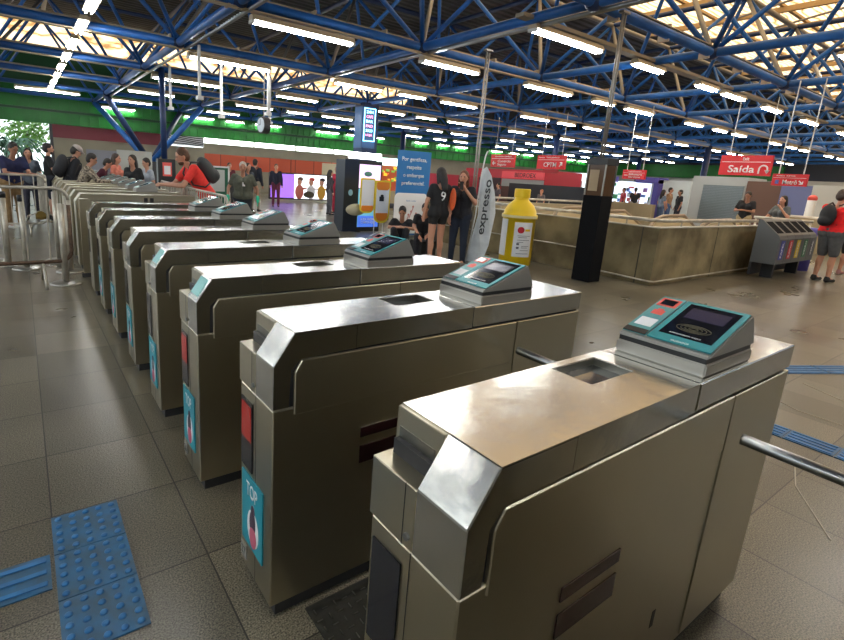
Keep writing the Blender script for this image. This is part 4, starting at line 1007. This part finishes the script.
    cap(bm,J['neck']+Rl@V((0,0,-.05)),hc+V((0,0,-.06)),.052,.048)
    def hp(v): return hc+Rh@V(v)
    ell(bm,hp((0,0,.02)),(.092,.074,.108),Rh); ell(bm,hp((.03,0,-.055)),(.058,.052,.055),Rh)
    cap(bm,hp((.082,0,.02)),hp((.106,0,-.018)),.010,.015,8)
    for sg in (1,-1): ell(bm,hp((-.005,sg*.077,-.002)),(.018,.010,.030),Rh,u=8,v=6)
    me=remesh(bm,vox); me.materials.append(skin)
    def add(n,me_,m,par=None):
        me_.materials.clear(); me_.materials.append(m); o=bpy.data.objects.new(n,me_); C.objects.link(o); o.parent=par or t; return o
    body=add('body',me,skin)
    ck=lambda c,tg: mat('leopard_cloth',(.55,.45,.33),.85,noise=.5,nscale=26,ncol=(.05,.035,.025)) if c==(.52,.42,.32) else mat('cloth_%s_%02x%02x%02x'%(tg,int(c[0]*255),int(c[1]*255),int(c[2]*255)),c,.85,noise=.12,nscale=14)
    # shirt
    bm=BM(); torso(bm,.013)
    for k in (0,1): arm(bm,.014,k,1 if sleeve=='long' else .62,False)
    if sleeve!='none' or True: add('shirt',remesh(bm,vox),ck(top,'a'))
    bm=BM()
    for k in (0,1):
        leg(bm,.014,k,shortlen if shorts else 1)
        cap(bm,hips[k]+V((0,0,.02)),pel+Rl@V((0,(1 if k==0 else -1)*.06*b,.06)),.105*b+.014,.100*b+.012)
    add('shorts' if shorts else 'trousers',remesh(bm,vox),ck(bottom,'b'))
    bm=BM()
    for k in (0,1):
        cap(bm,an[k]+V((-.02,0,-.035)),an[k]+V((.14,0,-.045)),.045,.034,10); cap(bm,an[k]+V((-.02,0,-.04)),an[k]+V((-.01,0,.0)),.042,.046,10)
    add('shoe',remesh(bm,vox),ck(shoes,'s'))
    # hair
    bm=BM(); ell(bm,hp((-.018,0,.045)),(.098,.084,.098),Rh); ell(bm,hp((-.04,0,.0)),(.075,.080,.09),Rh)
    if longhair:
        cap(bm,hp((-.06,0,.0)),hp((-.09,0,-.10)),.075,.07); cap(bm,hp((-.09,0,-.10)),hp((-.10,0,-.26)),.07,.05)
        for sg in (1,-1): cap(bm,hp((-.02,sg*.075,.02)),hp((-.03,sg*.085,-.14)),.028,.026,8)
    if beard: ell(bm,hp((.040,0,-.078)),(.052,.055,.040),Rh)
    hm=remesh(bm,vox)
    add('hair',hm,mat('hair_%02x%02x%02x'%tuple(int(x*255) for x in hair),hair,.6,noise=.3,nscale=30))
    if capcol:
        bm=BM(); ell(bm,hp((-.01,0,.075)),(.108,.094,.075),Rh); ell(bm,hp((.10,0,.06)),(.07,.065,.012),Rh); add('cap',remesh(bm,vox),ck(capcol,'c'))
    for sg in (1,-1):
        bm=BM(); ell(bm,hp((.082,sg*.030,.022)),(.012,.014,.009),Rh,u=8,v=6); build('eye',bm,black,t,True)
    bm=BM(); ell(bm,hp((.088,0,-.056)),(.010,.022,.006),Rh,u=8,v=6); build('mouth',bm,mat('lips',(.35,.10,.08),.5),t,True)
    if s!=1: t.scale=(s,s,s)
    if extras: extras(t,up,Rl,J)
    return t
def backpack(col,big=1.0):
    def f(t,up,Rl,J):
        bm=BM(); c=up((-.20,0,1.24)); ell(bm,c,(.12*big,.16*big,.24*big),Rl); ell(bm,c+Rl@V((-.05,0,-.1)),(.10*big,.13*big,.12*big),Rl)
        me=remesh(bm,.015); 
        for p_ in me.polygons: p_.use_smooth=True
        o=bpy.data.objects.new('backpack',me); C.objects.link(o); me.materials.append(mat('pack_%02x%02x%02x'%tuple(int(x*255) for x in col),col,.7)); 
        o.location=t.location; o.rotation_euler=t.rotation_euler; o.scale=t.scale
        tag(o,'backpack worn by: '+t['label'][:40],'backpack')
        o['label']=PACKL.pop(0)
        bm=BM()
        for sg in (1,-1): pipe(bm,[up((-.13,sg*.10,1.42)),up((-.02,sg*.12,1.475)),up((.115,sg*.12,1.36)),up((.13,sg*.12,1.18)),up((.0,sg*.175,1.07)),up((-.12,sg*.12,1.08))],.014,6)
        build('strap',bm,black,o,True)
    return f
PACKL=[]
PI=math.pi
# man in bright red leaning on barrier
PACKL=['large dark grey backpack on the bright red shirted man at the barrier']
person((2.02,8.25,0),PI,'man in bright red t-shirt with backpack leaning on the barrier',top=(.95,.05,.04),bottom=(.75,.07,.06),hair=(.10,.045,.02),beard=True,h=1.85,lean=.55,
       arms=[((-.0,.20,1.0),(0,0,0)),((0,0,0),(0,0,0))] if False else [((.42,.24,1.06),(.66,.06,1.06)),((.44,-.22,1.06),(.66,-.02,1.06))],near=True,headpitch=.05,extras=backpack((.05,.055,.055),.95))
# cleaner
def cleaner_x(t,up,Rl,J):
    gm=mat('glove_green',(.02,.45,.26),.5)
    for sg in (1,-1):
        bm=BM(); p=V((.08,sg*.33,.84)); cap(bm,p+V((0,0,.10)),p,.042,.038,8)
        for f in range(4): cap(bm,p+V(((f-1.5)*.022,0,0)),p+V(((f-1.5)*.024,0,-.10)),.014,.012,6)
        cap(bm,p,p+V((.05,0,-.04)),.014,.012,6)
        me=remesh(bm,.010); me.materials.append(gm); o=bpy.data.objects.new('glove',me); C.objects.link(o); o.parent=t
    bm=BM(); plate(bm,up((.135,.02,1.22)),(0,1,0),(0,0,1),.06,.09,.006); build('badge',bm,whitep,t)
person((3.34,10.11,0),-PI/2-.35,'cleaner in grey-green uniform and green gloves walking towards the gates',top=(.075,.08,.058),bottom=(.02,.024,.035),hair=(.45,.42,.38),h=1.6,build_=1.22,female=True,near=True,
       arms=[((.0,.32,1.12),(.06,.33,.92)),((0,-.32,1.12),(.06,-.33,.92))],headpitch=.10,extras=cleaner_x,skin=skind)
# the two women and people around
def w1x(t,up,Rl,J):
    text('9',whitep,t,(-.138,.02,1.24),(0,-1,0),(0,0,1),height=.16,depth=.004)
w1=person((5.33,6.02,0),PI/2-.35+.2,'woman seen from behind in black t-shirt and black shorts with an orange bag',shortlen=.32,top=(.012,.012,.014),bottom=(.012,.012,.012),hair=(.010,.008,.008),h=1.68,female=True,shorts=True,longhair=True,near=True,
       arms=[((.0,.25,1.15),(.05,.26,.92)),((.02,-.26,1.12),(.04,-.27,.86))],headpitch=.25,shoes=(.02,.02,.02),extras=w1x)
w2=person((5.80,5.95,0),-PI+.55,'woman with long brown hair in black holding a phone to her mouth',top=(.012,.012,.016),bottom=(.012,.018,.035),hair=(.13,.045,.02),h=1.66,female=True,longhair=True,near=True,
       arms=[((.10,.27,1.16),(.20,.07,1.42)),((.05,-.27,1.13),(.20,-.18,1.0))],build_=1.1,shoes=(.25,.25,.25))
bm=BM(); ell(bm,(0,0,0),(.04,.07,.19)); tag(build('orange_bag',bm,mat('bag_orange',(.75,.12,.03),.6),None,True,loc=(5.48,5.85,1.18)),'orange bag hanging at the side of the woman in black shorts','bag')
bm=BM(); box(bm,-.04,.04,-.005,.005,-.07,.07); o=build('mobile_phone',bm,black,None); o.location=(5.59,5.78,1.42); tag(o,'dark phone at the mouth of the long haired woman','phone')
person((5.75,7.55,0),-PI/2-.75,'young man in black seated beside the white banner looking at his hands',sitz=.20,top=(.012,.014,.018),bottom=(.02,.02,.025),hair=(.008,.007,.007),h=1.62,sit=True,near=True,skin=skind,
       arms=[((.15,.26,.52),(.36,.06,.56)),((.15,-.26,.52),(.36,-.04,.56))],headpitch=.45,lean=.12)
bm=BM(); box(bm,-.22,.22,-.35,.35,0,.08); tag(build('dark_seat',bm,mat('seat_dark',(.03,.032,.035),.6),None,loc=(5.80,7.60,0)),'low dark box the seated young man sits on','seat')
bm=BM(); ell(bm,(0,0,0),(.16,.3,.35)); tag(build('grey_bag',bm,mat('bag_grey',(.10,.10,.10),.8),None,True,loc=(6.35,7.35,.345)),'slumped grey bag next to the seated young man','bag')
person((5.75,6.85,0),-2.3,'person in black crouching between the seated man and the woman in shorts',top=(.012,.012,.014),bottom=(.015,.015,.02),hair=(.01,.01,.01),h=1.5,sit=True,skin=skinm,lean=.5,
       arms=[((.25,.22,.70),(.45,.10,.55)),((.25,-.22,.70),(.45,-.08,.50))])
bm=BM(); box(bm,-.18,.18,-.18,.18,0,.33); tag(build('black_case',bm,black,None,loc=(5.75,6.85,0)),'black case under the crouching person in black','case')
# man in red at right
PACKL=['black backpack on the back of the man in the red shirt at right']
person((12.12,2.32,0),-.45,'man in red t-shirt and grey shorts with striped side at the right edge',top=(.80,.012,.015),bottom=(.10,.10,.10),hair=(.05,.03,.02),h=1.75,shorts=True,near=True,build_=1.28,
       arms=[((.12,.26,1.10),(.38,.12,1.12)),((.10,-.27,1.08),(.36,-.10,1.12))],headpitch=.3,extras=backpack((.012,.012,.014),.85),shoes=(.02,.02,.02))
person((13.9,2.35,0),-.4,'person in shorts mostly hidden behind the man in red at right',top=(.3,.3,.3),bottom=(.02,.02,.02),h=1.6,shorts=True,shoes=(.4,.2,.2))
person((17.38,5.6,0),PI,'man in black t-shirt and khaki trousers looking at a phone by the shutter',top=(.012,.012,.012),bottom=(.50,.38,.20),h=1.68,arms=[((.08,.25,1.12),(.28,.08,1.15)),((.08,-.25,1.12),(.28,-.06,1.15))],headpitch=.35,skin=skind)
person((15.25,4.10,0),PI-.3,'woman with long dark hair in a grey top behind the recycling bins',top=(.10,.11,.11),bottom=(.55,.5,.45),h=1.6,female=True,longhair=True,arms=[((.1,.27,1.14),(.22,.10,1.40)),((.15,-.24,1.12),(.38,-.12,1.06))])
# left group
person((-.74,12.15,0),-PI/2+.5,'man in navy polo and khaki trousers leaning on the second barrier',top=(.012,.015,.06),bottom=(.28,.17,.07),h=1.72,lean=.25,arms=[((.25,.22,1.10),(.62,.12,1.10)),((.25,-.22,1.10),(.62,-.06,1.10))],headpitch=.3,skin=skind,build_=1.15,shoes=(.6,.58,.55))
person((-.40,13.9,0),-PI/2,'dark haired woman in a grey jacket behind the man in navy',top=(.10,.12,.15),bottom=(.04,.04,.06),h=1.62,female=True,longhair=True)
person((-.02,13.6,0),0,'bearded man in black t-shirt and shorts facing right',top=(.012,.012,.014),bottom=(.02,.025,.04),h=1.76,beard=True,shorts=True,hair=(.015,.01,.008),arms=[((.08,.24,1.12),(.28,.10,1.08)),((.08,-.24,1.12),(.28,-.06,1.08))])
PACKL=['black backpack carried by the man in the grey cap']
person((.27,11.94,0),.2,'man in dark jacket with a pale grey cap behind the gates',top=(.014,.015,.018),bottom=(.05,.05,.06),h=1.74,sleeve='long',capcol=(.38,.34,.32),headpitch=.5,lean=.2,build_=1.1,extras=backpack((.015,.015,.018)),skin=skinm)
person((.38,11.13,0),-.15,'woman in a leopard print blouse leaning over the far gates',top=(.52,.42,.32),bottom=(.05,.05,.06),hair=(.02,.012,.01),h=1.62,female=True,longhair=False,sleeve='long',lean=.35,arms=[((.35,.22,1.10),(.62,.10,1.10)),((.35,-.22,1.10),(.62,-.06,1.10))],headpitch=.2)
person((.85,12.76,0),-.3,'person in maroon behind the woman in leopard print',top=(.10,.02,.035),bottom=(.05,.05,.06),h=1.55,sleeve='long',lean=.4,headpitch=.3)
person((1.27,12.76,0),-.5,'woman with dark hair in white and orange beyond the gates',top=(.70,.22,.15),bottom=(.1,.1,.1),hair=(.05,.03,.02),h=1.62,female=True,longhair=True,sleeve='long')
person((1.36,11.13,0),-2.4,'dark haired woman in black t-shirt beside the far validators',top=(.015,.014,.015),bottom=(.05,.05,.08),h=1.60,female=True,longhair=True)
person((1.80,12.0,0),-2.8,'woman in a pale patterned blouse at the end of the far gates',top=(.35,.38,.42),bottom=(.1,.1,.15),h=1.56,female=True,headpitch=.3)
PACKL=['black backpack on the man in dark jacket near the backlit advertisement']
person((6.10,16.4,0),.7,'man in dark jacket and khaki trousers near the backlit advertisement',top=(.014,.018,.03),bottom=(.28,.24,.18),h=1.78,sleeve='long',extras=backpack((.012,.014,.02)),skin=skind)
person((5.0,14.2,0),-1.2,'dark haired person just behind the cleaner',top=(.04,.05,.07),bottom=(.05,.05,.05),h=1.62,skin=skind,longhair=True)
person((7.85,18.6,0),-1.9,'man in black hooded top and maroon trousers before the violet advert',top=(.012,.014,.03),bottom=(.12,.02,.045),hair=(.05,.04,.03),h=1.68,sleeve='long')
person((5.95,18.6,0),-1.6,'distant person in dark red behind the green notice board',top=(.12,.02,.03),bottom=(.05,.05,.05),h=1.62)
person((9.10,15.9,0),-2.8,'woman in a long red outfit beside the black totem',top=(.45,.02,.05),bottom=(.42,.02,.05),hair=(.05,.08,.3),h=1.72,sleeve='long',female=True)
person((8.45,15.3,0),-.2,'dark haired woman in grey facing the woman in red',top=(.05,.04,.05),bottom=(.10,.10,.12),hair=(.02,.015,.01),h=1.58,sleeve='long',female=True,longhair=True)
person((9.75,13.7,0),-.4,'person in a pink top seated at the kiosk',top=(.70,.35,.38),bottom=(.06,.06,.07),h=1.7,sit=True,female=True)
bm=BM(); cyl(bm,(9.75,13.7,0),(9.75,13.7,.40),.17,n=12); tag(build('stool',bm,darkgrey),'round stool under the person in pink','stool')
person((15.6,14.2,0),PI,'small distant person in a pale top at the red store, left of two',top=(.30,.33,.35),bottom=(.05,.05,.06),h=1.45,female=True)
person((15.7,13.9,0),PI-.5,'small distant person in dark grey at the red store, right of two',top=(.10,.08,.09),bottom=(.05,.05,.06),h=1.48)
person((17.5,13.1,0),PI,'distant person whose orange hair shows beside the bottle cap',top=(.12,.10,.10),bottom=(.05,.05,.06),hair=(.35,.12,.05),h=1.32)
person((24.84,13.6,0),2.5,'distant shopper in red and black at the crowded shop',top=(.40,.05,.07),bottom=(.02,.02,.03),h=1.62)
person((25.03,13.1,0),.8,'distant shopper in black with bare legs at the crowded shop',top=(.015,.015,.02),bottom=(.3,.28,.25),h=1.66,shorts=True)
person((22.9,10.72,0),-.5,'distant person in a blue grey top, left of the group of three',top=(.16,.22,.30),bottom=(.08,.12,.22),h=1.62,longhair=True,female=True)
person((23.9,10.90,0),-1.5,'distant person in brown and denim, middle of the group of three',top=(.30,.18,.10),bottom=(.06,.12,.28),h=1.74)
person((23.14,10.10,0),2.4,'distant person all in black, right of the group of three',top=(.012,.012,.015),bottom=(.02,.02,.03),h=1.66,skin=skind)

# ------------------------------------------------------------------ trees beyond the opening
def tree(x,y,h,r,label,col,palm=False):
    t=empty('garden_tree',(x,y,0)); tag(t,label,'tree','trees outside the left opening')
    bm=BM(); cyl(bm,(0,0,-.2),(.15,0,h),.16,.09,n=10); build('trunk',bm,mat('bark',(.10,.07,.05),.9,noise=.3,nscale=5),t,True)
    bm=BM()
    if palm:
        for k in range(46):
            a=random.random()*6.28; e=random.uniform(-.2,1.2); L0=random.uniform(1.2,2.2); pv=None
            d=V((math.cos(a),math.sin(a),0))
            prev=V((.15,0,h)); sd=V((-d.y,d.x,0))
            for q in range(1,7):
                u_=q/6; cur=V((.15,0,h))+d*(L0*u_)+V((0,0,e*u_*1.4-1.5*u_*u_))
                for sg in (-1,1):
                    bm.faces.new([bm.verts.new(prev),bm.verts.new(cur),bm.verts.new(cur+sd*sg*.22*(1-u_*.6)+V((0,0,-.14)))])
                prev=cur
    else:
        for k in range(900):
            v=V((random.gauss(0,1),random.gauss(0,1),random.gauss(0,1))).normalized()*r*(random.random()**.4)
            c_=V((.1,0,h))+V((v.x,v.y,v.z*.8)); n_=V((random.gauss(0,1),random.gauss(0,1),random.gauss(0,1))).normalized(); a_=n_.orthogonal().normalized(); b_=n_.cross(a_)
            z=.13; bm.faces.new([bm.verts.new(c_+a_*z),bm.verts.new(c_+b_*z*.5),bm.verts.new(c_-a_*z),bm.verts.new(c_-b_*z*.5)])
    o=build('foliage',bm,mat('leaf_%d'%int(col[1]*100),col,.6,noise=.4,nscale=1.5),t); o['kind']='stuff'
tree(-1.1,31.5,1.9,1.1,'spreading palm outside the opening, dark fronds at left',(.03,.12,.06),True)
tree(-.2,35,2.6,1.3,'light green leafy tree outside the opening, right of the palm',(.14,.30,.07))
tree(-4,36,3,1.6,'dense leafy tree outside the opening at the far left',(.10,.24,.06))
tree(2.4,38.5,2.4,1.5,'pale leafy tree just visible at the right of the opening',(.20,.34,.10),True)
bm=BM(); box(bm,-20,20,30.2,50,-.3,-.2); struct('ground',bm,mat('garden_ground',(.25,.3,.12),.9))
bm=BM(); box(bm,-.02,.1,YB-.05,YB+.3,0,2.95); 
struct('trim_8',bm,darkgrey)
bpy.data.objects['trim_8'].location=(.75,0,0)
rk=empty('red_vending_stand',(-1.25,17.5,0)); tag(rk,'red topped stand at the far left edge','stand')
bm=BM(); box(bm,-.4,.05,-.2,.2,1.4,2.15); build('red_panel',bm,redplastic,rk)
bm=BM(); box(bm,-.4,.05,-.2,.2,0,1.4); build('lower_case',bm,darkgrey,rk)

# ------------------------------------------------------------------ world
w=bpy.data.worlds.new('world'); sc.world=w; w.use_nodes=True
bg=w.node_tree.nodes['Background']; bg.inputs[0].default_value=(.86,.95,1,1); bg.inputs[1].default_value=1.7
sc.cycles.max_bounces=6; sc.cycles.diffuse_bounces=3; sc.cycles.glossy_bounces=4; sc.cycles.caustics_reflective=False; sc.cycles.caustics_refractive=False
sc.cycles.sample_clamp_indirect=4
sc.cycles.use_denoising=True

bpy.data.scenes.remove(SCRATCH)
